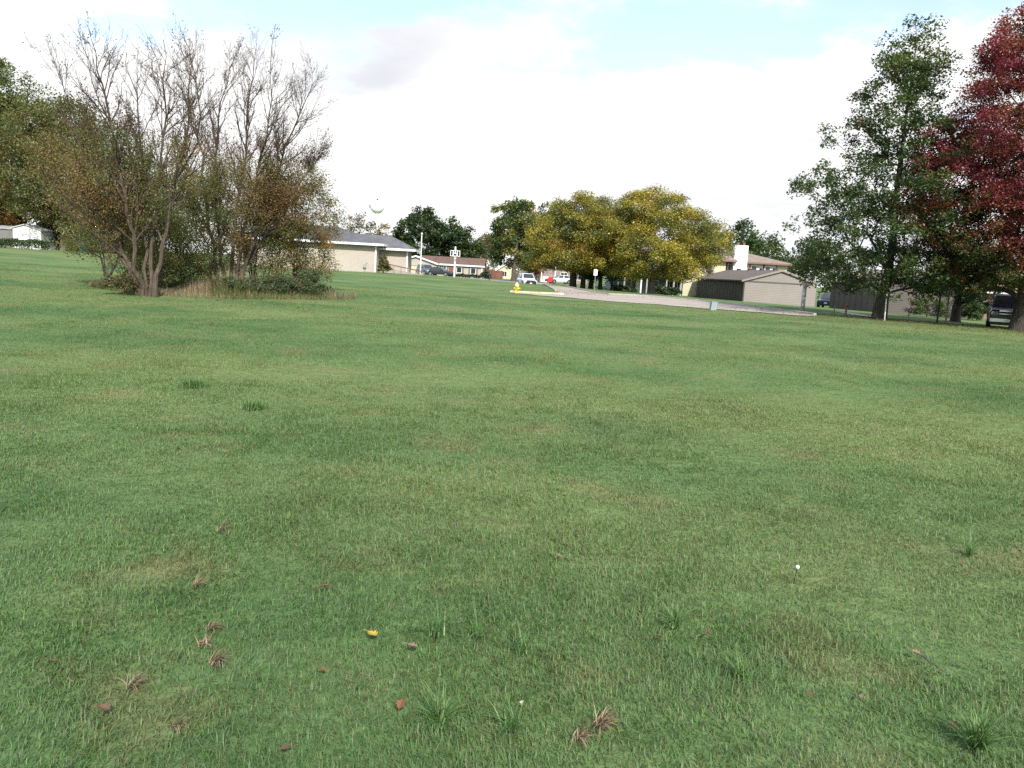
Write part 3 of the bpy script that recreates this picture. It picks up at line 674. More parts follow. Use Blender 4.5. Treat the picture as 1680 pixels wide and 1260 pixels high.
def litter():
    r = np.random.default_rng(6); out = []
    for px, Y, n, sx_, sy_ in [(1441, 43, 1700, 5.0, 3.0), (1640, 40, 1600, 5, 4), (1500, 38, 500, 7, 3), (300, 27, 300, 4, 2), (905, 66, 900, 3.5, 2.5), (1000, 68, 700, 5, 2), (884, 96, 1200, 1.1, 1.2)]:
        g = gp(px, Y); x = g[0]+r.normal(0, sx_, n); y = g[1]+r.normal(0, sy_, n); out.append(np.c_[x, y, terr(x, y)+.055+r.random(n)*.02])
    P = np.vstack(out); c = pick(r, len(P), [((.20, .15, .08), 3), ((.14, .10, .055), 2), ((.24, .15, .06), 1)])
    tag(link('leaf_litter', leaf_mesh(P, .075, jitter(r, c), r, 2.5), LEAF_DULL), 'scattered brown fallen leaves under the trees and by the street', 'leaves', kind='stuff')
litter()

# ------------------------------------------------------------------ buildings
M_TAN = mat('tan_siding', (.40, .36, .305), .8, .05, .6, kind='siding')
M_CREAM = mat('cream_siding', (.54, .50, .35), .8, .05, .6, kind='siding')
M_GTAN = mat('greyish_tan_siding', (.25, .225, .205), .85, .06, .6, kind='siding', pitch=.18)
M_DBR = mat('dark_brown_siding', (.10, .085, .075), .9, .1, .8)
M_RGREY = mat('grey_shingles', (.125, .13, .14), .95, .18, 1.2, kind='shingle')
M_RBRN = mat('brown_shingles', (.15, .095, .075), .95, .15, 1.2, kind='shingle')
M_RGAR = mat('dark_brown_shingles', (.155, .125, .108), .95, .15, 1.2, kind='shingle')
M_RTAN = mat('tan_brown_shingles', (.27, .215, .175), .95, .15, 1.2, kind='shingle')
M_TRIM = mat('brown_trim', (.20, .115, .10), .7, .1, 2)
M_DARK = mat('dark_trim', (.05, .045, .042), .7, .15, 3)
M_BLUEG = mat('blue_grey_siding', (.22, .25, .29), .85, .08, .6, kind='siding')
M_BRICK = mat('red_brick', (.30, .15, .11), .9, .2, 2, kind='brick')
M_STONE = mat('grey_brown_stone', (.25, .20, .18), .9, .25, 2.5, kind='brick')
M_CURT = mat('pale_curtain', (.55, .55, .53), .9, .12, 3)
M_FENCE = mat('red_brown_boards', (.15, .06, .045), .9, .25, 3)
M_WOOD = mat('weathered_wood', (.27, .21, .16), .9, .25, 4, bump=.3)
M_WOODG = mat('grey_wood', (.33, .31, .28), .9, .2, 4, bump=.3)
M_BROWN = mat('red_brown_paint', (.20, .085, .055), .8, .2, 4)
M_SHUT = mat('grey_shutter', (.16, .16, .15), .7, .1, 3)

def hip_roof(name, m, par, x0, x1, y0, y1, z, rise, il, ir, t=.14):
    ym = (y0+y1)/2
    mb = MB().add([(x0, y0, z-t), (x1, y0, z-t), (x1, y1, z-t), (x0, y1, z-t), (x0, y0, z), (x1, y0, z), (x1, y1, z), (x0, y1, z), (x0+il, ym, z+rise), (x1-ir, ym, z+rise)],
        [(0, 3, 2, 1), (0, 1, 5, 4), (1, 2, 6, 5), (2, 3, 7, 6), (3, 0, 4, 7), (4, 5, 9, 8), (5, 6, 9), (6, 7, 8, 9), (7, 4, 8)])
    return mb.build(name, m, par)
def gutter(name, m, par, x0, x1, y0, y1, z, h=.2, t=.06):
    e = .004
    return MB().box(x0-t, x1+t, y0-t-e, y0-e, z-h, z+.02).box(x0-t, x1+t, y1+e, y1+t+e, z-h, z+.02).box(x0-t-e, x0-e, y0, y1, z-h, z+.02).box(x1+e, x1+t+e, y0, y1, z-h, z+.02).build(name, m, par)
def gable_roof(name, m, par, axis, a, b, c, half, z, rise, t=.16):
    s = rise/half; o = .35
    pr = [(c-half-o, z-o*s), (c, z+rise), (c+half+o, z-o*s), (c+half+o, z-o*s+t), (c, z+rise+t), (c-half-o, z-o*s+t)]
    return MB().prism(pr, axis, a, b).build(name, m, par)
def verge(name, m, par, a, c, half, z, rise, t=.16):      # barge boards on the front gable (gable facing -y)
    s = rise/half; o = .37
    pr = [(c-half-o, z-o*s-.06), (c, z+rise-.06), (c+half+o, z-o*s-.06), (c+half+o, z-o*s+t+.03), (c, z+rise+t+.03), (c-half-o, z-o*s+t+.03)]
    return MB().prism(pr, 'y', a-.06, a-.004).build(name, m, par)
def window(par, x0, x1, z0, z1, y, m=WHITE, fw=.09, bars=1, pane=GLASS, name='window'):
    mb = MB().box(x0-fw, x1+fw, y-.07, y-.003, z0-fw, z0).box(x0-fw, x1+fw, y-.07, y-.003, z1, z1+fw).box(x0-fw, x0, y-.07, y-.003, z0, z1).box(x1, x1+fw, y-.07, y-.003, z0, z1)
    for i in range(bars):
        xm = x0+(x1-x0)*(i+1)/(bars+1); mb.box(xm-.03, xm+.03, y-.06, y-.004, z0, z1)
    f = mb.build(name, m, par); box('pane', pane, f, x0, x1, y-.035, y-.006, z0, z1); return f
def downspout(par, x, y, z, m=WHITE): return MB().box(x-.07, x+.07, y-.14, y-.02, .05, z).box(x-.09, x+.09, y-.3, y-.14, .02, .14).build('downspout', m, par)

# tan house
g = gp(617, 85)
T = thing('tan_house', 'tan sided house with a grey hip roof and white corner downspouts behind the bare clump', 'house', g)
box('wall', M_TAN, T, -15, 0, 0, 12.5, -.5, 2.97); box('wall', M_TAN, T, .002, 3.05, 1.95, 4.9, -.6, 2.62)
box('foundation', CONC, T, -15.03, .03, -.03, 1.9, -.5, .12)
rf = hip_roof('roof', M_RGREY, T, -15.8, .8, -.7, 13.2, 2.98, 1.85, 6.5, 6.6); gutter('gutter', WHITE, rf, -15.8, .8, -.7, 13.2, 2.98)
rf = hip_roof('roof', M_RGREY, T, -4, 3.85, 1.2, 5.7, 2.63, 1.4, 1, 2.95); gutter('gutter', WHITE, rf, -3.9, 3.85, 1.2, 5.7, 2.63)
downspout(T, -.08, 0, 2.8); downspout(T, 2.97, 1.95, 2.5)
MB().lathe([(.0, 0), (.12, 0), (.12, .35), (.17, .36), (.17, .45), (0, .46)], 10, (-6., 6.25, 4.75)).build('roof_vent', M_DARK, T)
mt = box('gas_meter', METAL, T, -1.35, -1.05, -.25, -.01, .45, .8); MB().tube([(-1.2, -.13, .45), (-1.2, -.13, -.1)], .025, 6).build('pipe', METAL, mt); MB().tube([(-1.2, -.13, .8), (-1.05, -.13, .95), (-.95, -.05, .95)], .02, 6).build('pipe', METAL, mt)
# ramp with rail
a = Vector(gp(634, 86.2)); b = Vector(gp(694, 85))
T = thing('access_ramp', 'long wooden access ramp with a brown handrail along the right wing of the tan house', 'ramp', a)
d = b-a
def RP(t, z, y=0): return (d.x*t, d.y*t+y, d.z*t+z)
def bar(mb, t0, za, t1, zb, th, hh, y=0):
    p, q = RP(t0, za, y), RP(t1, zb, y)
    mb.loft([[(p[0], p[1]-th, p[2]-hh), (p[0], p[1]+th, p[2]-hh), (p[0], p[1]+th, p[2]+hh), (p[0], p[1]-th, p[2]+hh)], [(q[0], q[1]-th, q[2]-hh), (q[0], q[1]+th, q[2]-hh), (q[0], q[1]+th, q[2]+hh), (q[0], q[1]-th, q[2]+hh)]]); return mb
bar(MB(), 0, .95, 1, .38, .05, .055).build('handrail', M_BROWN, T)
MB().add([RP(0, -.1), RP(1, -.1), RP(1, .02), RP(0, .42), RP(0, -.1, 1.2), RP(1, -.1, 1.2), RP(1, .02, 1.2), RP(0, .42, 1.2)], [(0, 1, 2, 3), (7, 6, 5, 4), (3, 2, 6, 7), (0, 4, 5, 1), (1, 5, 6, 2), (0, 3, 7, 4)]).build('deck', M_WOODG, T)
for k in range(6):
    t = k/5; p = RP(t, 0); mb = MB().box(p[0]-.045, p[0]+.045, p[1]-.1, p[1]-.055, p[2]-.1, p[2]+.93-.57*t); mb.build('post', M_WOOD, T)
for k in range(22):
    t = (k+.5)/22; p = RP(t, 0); MB().box(p[0]-.02, p[0]+.02, p[1]-.035, p[1]-.004, p[2]+.42-.4*t, p[2]+.9-.57*t).build('baluster', M_WOODG, T)

# ranch house
g = gp(791, 160)
T = thing('ranch_house', 'low cream ranch house with a brown roof behind the basketball hoop', 'house', g)
box('wall', M_TAN, T, -9.0, 0, 0, 8, -.4, 2.42)
MB().prism([(-17.2, -.5), (-9.01, -.5), (-9.01, 2.36), (-13.1, 3.58), (-17.2, 2.36)], 'y', -1.6, 8).build('wall', M_TAN, T)
MB().prism([(0, 2.42), (8, 2.42), (4, 3.75)], 'x', -.15, -.001).build('gable_wall', M_TAN, T)
rf = gable_roof('roof', M_RBRN, T, 'x', -13, .4, 4, 4, 2.46, 1.36); MB().box(-8.6, .42, -.46, -.37, 2.22, 2.5).build('gutter', WHITE, rf)
MB().box(.405, .46, -.36, .02, 2.2, 2.52).build('barge_board', WHITE, rf)
rf = gable_roof('roof', M_RBRN, T, 'y', -2.0, 8.2, -13.1, 4.1, 2.4, 1.25); verge('barge_board', WHITE, rf, -2.0, -13.1, 4.1, 2.36, 1.25, .2)
gd = box('garage_door', M_CREAM, T, -14.9, -11.1, -1.66, -1.605, -.3, 1.75)
MB().box(-15., -11., -1.70, -1.607, 1.753, 1.85).box(-15., -14.903, -1.70, -1.607, -.3, 1.75).box(-11.097, -11., -1.7, -1.607, -.3, 1.75).build('door_frame', M_SHUT, gd)
for x0, x1, z0, z1, bars in [(-8.6, -7.3, .75, 2.0, 2), (-5.1, -4.2, .95, 1.95, 0), (-2.3, -1.4, .85, 1.9, 0)]:
    window(T, x0, x1, z0, z1, 0, bars=bars)
    for s in ((x0-.5, x0-.12), (x1+.12, x1+.5)):
        if s[0] > -9: box('shutter', M_SHUT, T, s[0], s[1], -.06, -.003, z0-.05, z1+.05)
box('front_door', M_BROWN, T, -6.7, -5.8, -.05, -.003, -.1, 1.95)
downspout(T, -.12, 0, 2.2)
def leafbox(r, x0, x1, y0, y1, z1, n):
    P = np.c_[r.uniform(x0, x1, n), r.uniform(y0, y1, n), r.random(n)**.6*z1]; P[:, 2] += .06*np.sin(P[:, 0]*3)+.04*np.sin(P[:, 0]*7.3); P[:, 2] = np.maximum(P[:, 2], .03); return P
def hedge(label, p0, p1, Y, h, dep, n, pal, ls, seed, group=None):
    r = np.random.default_rng(seed); a = gp(p0, Y); b = gp(p1, Y); L_ = b[0]-a[0]
    T = thing('hedge', label, 'hedge', a, 0, group)
    P = leafbox(r, 0, L_, -dep/2, dep/2, h, n); P[:, 2] += terr(P[:, 0]+a[0], P[:, 1]+a[1])-a[2]
    link('foliage', leaf_mesh(P, ls, jitter(r, pick(r, n, pal)), r), LEAF, T)
    for k in range(max(3, int(L_/1.5))):
        x = r.uniform(.1, L_-.1); y = r.uniform(-dep*.3, dep*.3); z = tz(x+a[0], y+a[1])-a[2]
        MB().tube([(x, y, z-.05), (x+r.normal(0, .08), y, z+h*.45), (x+r.normal(0, .15), y+r.normal(0, .1), z+h*.85)], [.03, .022, .008], 5).build('stem', BARK, T)
    return T
hedge('dark clipped hedge in front of the brown roofed ranch house', 736, 789, 155, .75, 1.0, 2200, DGRN, .22, 201)
hedge('long green hedge in front of the white shed at the far left', -25, 80, 75.5, .85, 1.2, 4500, GRN, .14, 202)
hedge('lower orange tinged hedge right of the white shed', 112, 200, 76, .62, 1.2, 3000, GRN+RUST, .14, 203)
tree('bush', 'round dark bush at the right corner of the ranch house', 'bush', gp(797, 156), 204, 'round', .1, 1.5, .9, .05, 20, 6, 10, .2, .2, DGRN, spread=.2)
tree('shrub', 'conical green and yellow shrub at the corner of the tan house', 'shrub', gp(629, 83.5), 205, 'oak', .1, 1.75, .75, .05, 26, 6, 14, .11, .14, [((.07, .10, .03), 2), ((.17, .16, .04), 2)], spread=.14)

# red fence and far houses
g = gp(797, 168); T = thing('board_fence', 'red brown board fence right of the ranch house', 'fence', g)
mb = MB()
for k in range(22): mb.box(k*.16, k*.16+.15, 0, .03, -.3, 1.75+.03*((k*7) % 3))
mb.build('boards', M_FENCE, T); MB().box(0, 3.6, .032, .09, .3, .42).box(0, 3.6, .032, .09, 1.3, 1.42).build('rail', M_FENCE, T)
def cottage(label, px0, px1, Y, hw, rise, m, rm, wins, group=None, cat='house', side=0.):
    a = gp(px0, Y); w_ = (px1-px0)/F*Y
    T = thing('cottage', label, cat, a, side, group)
    MB().prism([(0, -.5), (w_, -.5), (w_, hw), (w_/2, hw+rise), (0, hw)], 'y', 0, 9).build('wall', m, T)
    rf = gable_roof('roof', rm, T, 'y', -.35, 9.3, w_/2, w_/2, hw+.02, rise); verge('barge_board', WHITE, rf, -.35, w_/2, w_/2, hw+.02, rise)
    for fx, z0, ww, hh in wins: window(T, w_*fx-ww/2, w_*fx+ww/2, z0, z0+hh, 0)
    return T
cottage('cream gabled cottage seen left of the green and yellow tree trunk', 814, 850, 185, 1.9, 1.7, M_CREAM, M_RTAN, [(.36, .6, 1., 1.1)], 'pale cottages behind the white car')
cottage('pale gabled cottage directly behind the white car', 851, 884, 178, 2.3, 1.9, M_CREAM, M_RTAN, [(.55, .7, 1.3, 1.0), (.85, 2.0, .5, .4)], 'pale cottages behind the white car')
g = gp(885, 160); T = thing('stone_house', 'stone fronted house with a white post and garage door left of the red sign', 'house', g)
box('wall', M_STONE, T, 0, 9.5, 0, 8, -.5, 3.2); hip_roof('roof', M_DARK, T, -.5, 10, -.6, 8.6, 3.22, 1.8, 4.6, 4.6)
for x in (.3, 3.0): MB().box(x-.1, x+.1, -.5, -.3, -.5, 3.08).build('post', WHITE, T)
gd = box('garage_door', WHITE, T, .6, 2.7, -.06, -.004, -.5, 1.1); window(T, 4.2, 5.4, .8, 2., 0); window(T, 7, 8.2, .8, 2., 0)

# apartment block
g = gp(1119, 112); AX = lambda px, Y=112: (px-840)/F*Y-g[0]-.0
T = thing('apartment_building', 'two storey cream apartment building with brown roofs behind the grey garage', 'building', g)
x0 = -9.6; x1 = gp(1186, 112)[0]-g[0]; xR = gp(1284, 114)[0]-g[0]; xc0 = gp(1201, 111)[0]-g[0]; xc1 = gp(1223, 111)[0]-g[0]
box('wall', M_CREAM, T, 0, x1, 0, 11, -.8, 5.2); box('wall', M_BLUEG, T, x0, -.003, .6, 11, -.8, 5.19)
box('wall', M_TRIM, T, x1+.003, xc0-.003, 1.0, 11, -.8, 5.1); box('wall', M_CREAM, T, xc0, xR, 1.6, 11, -.8, 5.15)
hip_roof('roof', M_RTAN, T, x0-.6, x1+1.3, -.7, 11.6, 5.22, 2.5, 4, 1.2); gutter('gutter', M_TRIM, T, x0-.6, x1+1.3, -.7, 11.6, 5.2, .2)
hip_roof('roof', M_RTAN, T, x1-2, xR+.8, .9, 11.7, 5.17, 1.55, 2, 6.0); gutter('gutter', M_TRIM, T, xc0-.1, xR+.8, .9, 11.7, 5.16, .2)
ch = box('chimney', WHITE, T, xc0, xc1, -.1, 1.0, -.8, 7.35)
for k in (.3, .72):
    x = xc0+(xc1-xc0)*k; MB().lathe([(0, 0), (.16, 0), (.16, .3), (.2, .3), (.2, .38), (0, .4)], 10, (x, .45, 7.352)).build('flue', M_TRIM, ch)
box('panel', M_WOOD, T, gp(1154, 112)[0]-g[0], gp(1167, 112)[0]-g[0], -.08, -.003, 2.0, 5.0); window(T, gp(1156.5, 112)[0]-g[0]+.1, gp(1163, 112)[0]-g[0], 3.2, 4.3, -.08, m=M_TRIM, bars=0)
xa, xb = gp(1189.5, 113)[0]-g[0], gp(1198, 113)[0]-g[0]; window(T, xa, xb, 3.6, 4.7, 1.0, bars=1)
for p0, p1 in ((1226.5, 1246), (1249, 1267)):
    xa, xb = gp(p0, 113.6)[0]-g[0]+.1, gp(p1, 113.6)[0]-g[0]-.1
    f = window(T, xa, xb, 3.1, 4.65, 1.6, bars=1); box('curtain', M_CURT, f, (xa+xb)/2+.05, xb-.03, 1.556, 1.563, 3.12, 4.63)
    box('side_panel', M_TRIM, T, xa-.28, xa-.1, 1.53, 1.597, 3.0, 4.95); box('side_panel', M_TRIM, T, xb+.1, xb+.28, 1.53, 1.597, 3.0, 4.95)
box('porch_roof', M_DARK, T, x0-.4, -.05, -2.6, .55, 2.35, 2.6); box('porch_floor', CONC, T, x0-.2, -.1, -2.4, .55, -.5, -.12)
for px in (1013, 1023, 1050.5, 1060, 1092, 1104, 1116):
    x = gp(px, 109.8)[0]-g[0]; box('column', WHITE if px == 1050.5 else M_WOODG, T, x-.09, x+.09, -2.3, -2.12, -.5, 2.347)
for px, w2 in ((1035, 1.5), (1072, 1.2), (1098, .9), (1111, .8)):
    x = gp(px, 112)[0]-g[0]; window(T, x-w2/2, x+w2/2, .3, 1.9, .6, bars=1)
box('porch_door', WHITE, T, gp(1043, 112)[0]-g[0], gp(1050, 112)[0]-g[0], .54, .597, -.1, 1.95)
for i, (px, Y, h, rx) in enumerate([(1012, 106, 1.0, .9), (1028, 106, .9, 1.0), (1078, 106, 1.3, 1.0), (1092, 106.5, 1.1, .9), (1107, 106, 1.0, .6)]):
    tree('bush', ['dark bush at the left end of the porch under the small dark tree', 'dark low bush in front of the porch door', 'dark bush right beside the pale locust trunk', 'dark bush in front of the right porch columns', 'small dark bush at the right end of the porch'][i], 'bush',
         gp(px, Y), 210+i, 'dome', .05, h, rx, .04, 16, 6, 9, .2, .18, DGRN, spread=.18, group='bushes along the porch')

# grey garages
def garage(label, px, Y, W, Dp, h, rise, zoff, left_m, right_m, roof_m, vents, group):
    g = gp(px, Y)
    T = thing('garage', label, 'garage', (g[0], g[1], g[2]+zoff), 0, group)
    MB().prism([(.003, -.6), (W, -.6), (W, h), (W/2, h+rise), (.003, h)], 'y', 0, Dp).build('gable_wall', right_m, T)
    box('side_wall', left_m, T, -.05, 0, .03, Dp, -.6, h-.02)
    rf = gable_roof('roof', roof_m, T, 'y', -.18, Dp+.3, W/2, W/2, h+.02, rise, .13); verge('barge_board', M_GTAN, rf, -.18, W/2, W/2, h+.02, rise, .13)
    MB().box(.1, W-.1, -.05, -.004, h-.12, h+.0).build('trim_board', M_DBR, T)
    MB().box(-.09, .05, -.055, .028, -.5, h-.03).build('corner_board', M_DARK, T)
    for k in range(vents): MB().box(W/2-.22, W/2+.22, 2+k*(Dp-3)/vents, 2.5+k*(Dp-3)/vents, h+rise+.08, h+rise+.33).build('roof_vent', M_DARK, rf)
    mb = MB()
    for k in range(int(Dp/1.2)): mb.box(-.08, -.052, .6+k*1.2, .64+k*1.2, -.5, h-.05)
    mb.build('battens', left_m, T); return T
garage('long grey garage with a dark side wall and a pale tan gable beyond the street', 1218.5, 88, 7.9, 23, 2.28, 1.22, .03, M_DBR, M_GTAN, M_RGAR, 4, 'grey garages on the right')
garage('shaded grey garage partly hidden behind the oak trunk', 1438, 66, 7.6, 10, 2.35, 1.2, 0, M_DBR, mat('shade_darkened_siding', (.10, .088, .08), .85, .06, .6, kind='siding', pitch=.18), M_RTAN, 0, 'grey garages on the right')  # gable siding coloured darker in place of the oak's shade
g = gp(1560, 82); T = thing('brick_house', 'low red brick house in the shade behind the black pickup', 'house', g)
box('wall', M_BRICK, T, 0, 14, 0, 9, -.6, 2.7); hip_roof('roof', M_RTAN, T, -.6, 14.6, -.7, 9.7, 2.72, 1.9, 5, 5); gutter('gutter', WHITE, T, -.6, 14.6, -.7, 9.7, 2.7, .18)
window(T, 1.2, 2.6, .8, 2.0, 0); window(T, 8.5, 10.2, .8, 2.0, 0); box('front_door', WHITE, T, 4.3, 5.25, -.05, -.004, -.2, 1.95)
g = gp(1535, 70); T = thing('board_fence', 'grey vertical board fence between the shaded garage and the brick house', 'fence', g)
mb = MB()
for k in range(10): mb.box(k*.16, k*.16+.15, 0, .03, -.3, 1.6)
mb.build('boards', M_WOODG, T); MB().box(0, 1.6, .032, .09, .3, .42).build('rail', M_WOODG, T)
# shed on the left
g = gp(22, 78.5); T = thing('shed', 'small white gabled shed behind the hedge at the far left', 'shed', g); T.scale = (.91,)*3
MB().prism([(0, -.4), (3.0, -.4), (3.0, 1.95), (1.3, 2.45), (.0, 2.1)], 'y', 0, 3).build('wall', WHITE, T)
MB().prism([(-.15, 2.08), (1.3, 2.5), (3.15, 1.95), (3.15, 2.05), (1.3, 2.6), (-.15, 2.18)], 'y', -.15, 3.2).build('roof', mat('pale_roof_sheet', (.5, .5, .5), .6, .1, 2), T)
box('shade_side', M_SHUT, T, -3, -.003, .25, 3, -.4, 1.95); MB().prism([(.1, 1.97), (3.1, 2.3), (3.1, 2.38), (.1, 2.05)], 'x', -3.1, -.16).build('side_roof', mat('grey_roof_sheet', (.36, .37, .39), .6, .1, 2), T)  # block coloured grey to stand for the shed's left side in shade
# dark green bin and pile
g = gp(138, 74); T = thing('garbage_bin', 'dark green wheeled bin standing at the far left edge of the lawn', 'bin', g)
M_BIN = mat('dark_green_plastic', (.03, .09, .08), .5, .1, 3)
MB().loft([[(-.24, -.26, 0), (.24, -.26, 0), (.24, .26, 0), (-.24, .26, 0)], [(-.3, -.34, .95), (.3, -.34, .95), (.3, .34, .95), (-.3, .34, .95)]]).build('body', M_BIN, T, bevel=.02)
MB().box(-.32, .32, -.38, .37, .953, 1.02).build('lid', M_BIN, T, bevel=.02)
for s in (-1, 1): MB().tube([(s*.25-.03, .3, .1), (s*.25+.03, .3, .1)], .1, 10).build('wheel', M_DARK, T)

# ------------------------------------------------------------------ vehicles
TYRE = mat('tyre_rubber', (.02, .02, .02), .9, .2, 5); RIM = mat('wheel_rim', (.5, .5, .52), .3, .1, 5, metal=.8)
LAMP = mat('lamp_lens', (.7, .72, .75), .1, .1, 5, spec=.8); CHROME = mat('chrome', (.75, .76, .78), .15, .08, 4, metal=1.); BLACKP = mat('black_plastic', (.025, .025, .028), .5, .2, 5)
def paint(name, c): return mat(name, c, .3, .05, 2, spec=.5, coat=.6)
def car(name, label, cat, px, Y, rz, pm, kind, group=None, chrome=False):
    T = thing(name, label, cat, gp(px, Y), rz, group)
    if kind == 'sedan': Ln, W, bz, hz, H, ga, gb, gta, gtb, wr = 4.6, .89, .92, .88, 1.44, -1.75, 1.0, -1.0, .15, .32
    elif kind == 'suv': Ln, W, bz, hz, H, ga, gb, gta, gtb, wr = 4.7, .93, 1.08, 1.03, 1.74, -2.2, 1.05, -1.95, .3, .37
    else: Ln, W, bz, hz, H, ga, gb, gta, gtb, wr = 5.7, 1.0, 1.22, 1.20, 1.90, -.95, 1.05, -.75, .45, .41
    h = Ln/2
    def ring(x, w_, zb, zt): return [(x, -w_*.9, zb), (x, -w_, zb+.2), (x, -w_, zt-.16), (x, -w_*.88, zt), (x, w_*.88, zt), (x, w_, zt-.16), (x, w_, zb+.2), (x, w_*.9, zb)]
    MB().loft([ring(-h, W*.86, .48, bz-.12), ring(-h+.1, W*.97, .32, bz), ring(-h+.7, W, .27, bz), ring(gb-.1, W, .26, bz), ring(gb+.1, W, .26, hz), ring(h-.35, W*.97, .27, hz-.08), ring(h-.08, W*.93, .3, hz-.12), ring(h, W*.84, .42, hz-.2)]).build('body', pm, T, smooth=False, bevel=.03)
    wb, wt = W*.9, W*.73; zb = bz-.03
    c = [(ga, -wb, zb), (gb, -wb, zb), (gb, wb, zb), (ga, wb, zb), (gta, -wt, H), (gtb, -wt, H), (gtb, wt, H), (gta, wt, H)]
    cb = MB().loft([c[:4], c[4:]]).build('cabin', pm, T, bevel=.05)
    def pane(nm, A, B, C, D, iu=.09, iv=.12, off=.012):
        A, B, C, D = map(Vector, (A, B, C, D)); nrm = (B-A).cross(D-A).normalized()
        ctr = (A+B+C+D)/4
        if nrm.dot(ctr-Vector(((ga+gb)/2, 0, (zb+H)/2))) < 0: nrm = -nrm
        def q(u, v): return A*(1-u)*(1-v)+B*u*(1-v)+C*u*v+D*(1-u)*v
        ps = [q(iu, iv), q(1-iu, iv), q(1-iu, 1-iv), q(iu, 1-iv)]
        MB().loft([[p-nrm*.01 for p in ps], [p+nrm*off for p in ps]]).build(nm, GLASS, cb)
    pane('windshield', c[1], c[2], c[6], c[5], .06, .1); pane('rear_window', c[0], c[3], c[7], c[4], .1, .15)
    for A, B, C, D in ((c[0], c[1], c[5], c[4]), (c[3], c[2], c[6], c[7])):
        pane('side_window', A, tuple((np.array(A)+np.array(B))/2), tuple((np.array(C)+np.array(D))/2), D, .08, .14); pane('side_window', tuple((np.array(A)+np.array(B))/2), B, C, tuple((np.array(C)+np.array(D))/2), .08, .14)
    for sx_ in (-1, 1):
        for sy in (-1, 1):
            x = sx_*(h-.95) if kind != 'pickup' else (h-1.0 if sx_ > 0 else -h+1.25); y0, y1 = sorted((sy*(W-.2), sy*(W+.02)))
            wl = MB().tube([(x, y0, wr), (x, y0+.03, wr), (x, y1-.03, wr), (x, y1, wr)], [wr*.9, wr, wr, wr*.9], 20).build('wheel', TYRE, T)
            ye = sy*(W+.024); MB().tube([(x, ye, wr), (x, ye+sy*.012, wr)], [wr*.62, wr*.58], 14).build('rim', RIM, wl)
            MB().tube([(x, sy*(W-.16), wr+.03), (x, sy*(W+.008), wr+.03)], wr*1.17, 18).build('wheel_arch', BLACKP, T)
    zf = hz-.42; xf = h-.02
    for sy in (-1, 1):
        y0, y1 = sorted((sy*W*.5, sy*W*.86)); box('headlight', LAMP, T, h-.2, xf+.02, y0, y1, zf, zf+.2, bevel=.02)
        y0, y1 = sorted((sy*W*.6, sy*W*.88)); box('tail_light', M_BROWN, T, -h-.015, -h+.1, y0, y1, bz-.4, bz-.2)
        y0, y1 = sorted((sy*(W+.0), sy*(W+.2))); box('mirror', BLACKP if chrome or kind == 'suv' else pm, T, gb-.35, gb-.2, y0, y1, bz+.02, bz+.2, bevel=.02)
    gr = box('grille', BLACKP, T, h-.15, xf+(.05 if kind == 'suv' else .025), -W*(.6 if kind == 'suv' else .47), W*(.6 if kind == 'suv' else .47), zf-.06, zf+(.26 if kind == 'suv' else .2))
    if chrome:
        MB().box(h-.1, h+.03, -W*.47, W*.47, zf+.203, zf+.27).box(h-.1, h+.04, -W*.47, W*.47, zf+.05, zf+.09).build('grille_bar', CHROME, gr)
    if kind == 'suv': box('lower_grille', BLACKP, T, h-.2, h+.075, -W*.78, W*.78, .385, .66); box('grille_badge', CHROME, gr, h-.01, xf+.06, -.09, .09, zf+.03, zf+.13)
    else: box('bumper', CHROME if chrome else BLACKP, T, h-.25, h+.08, -W*.9, W*.9, .38, .62, bevel=.03)
    box('lower_bumper', BLACKP, T, h-.3, h+.05, -W*.85, W*.85, .24, .377)
    box('plate', WHITE, T, h+.082, h+.09, -.15, .15, .43, .57)
    if kind == 'pickup':
        MB().box(-h+.08, ga-.03, -W*.82, W*.82, bz-.0, bz+.012).build('bed_floor', BLACKP, T)
        for sy in (-1, 1):
            y0, y1 = sorted((sy*W*.8, sy*W*.9)); box('bed_rail', pm, T, -h+.05, ga, y0, y1, bz+.0, bz+.09)
    return T
car('pickup_truck', 'black pickup truck with chrome bumper and grille parked beside the maple trunk', 'truck', 1650, 46.5, R(-120), paint('black_paint', (.02, .022, .03)), 'pickup', chrome=True)
car('parked_car', 'white car facing the camera on the street behind the yellow hydrant', 'car', 864, 106, R(-78), paint('white_car_paint', (.75, .76, .78)), 'suv', 'parked cars')
car('parked_car', 'blue grey car parked at the ranch house garage behind the white pole', 'car', 699, 132, R(-60), paint('blue_grey_paint', (.10, .14, .17)), 'suv', 'parked cars')
car('parked_car', 'dark car parked right of the blue grey car by the ranch house', 'car', 722, 130, R(-20), paint('dark_paint', (.03, .035, .04)), 'sedan', 'parked cars')
car('parked_car', 'dark blue car whose nose shows left of the shaded garage', 'car', 1360, 80, R(-120), paint('dark_blue_paint', (.025, .035, .07)), 'sedan', 'parked cars')
car('parked_car', 'pale car half hidden under the golden locust right of the red sign', 'car', 918, 135, R(200), paint('pale_car_paint', (.6, .64, .62)), 'sedan', 'parked cars')

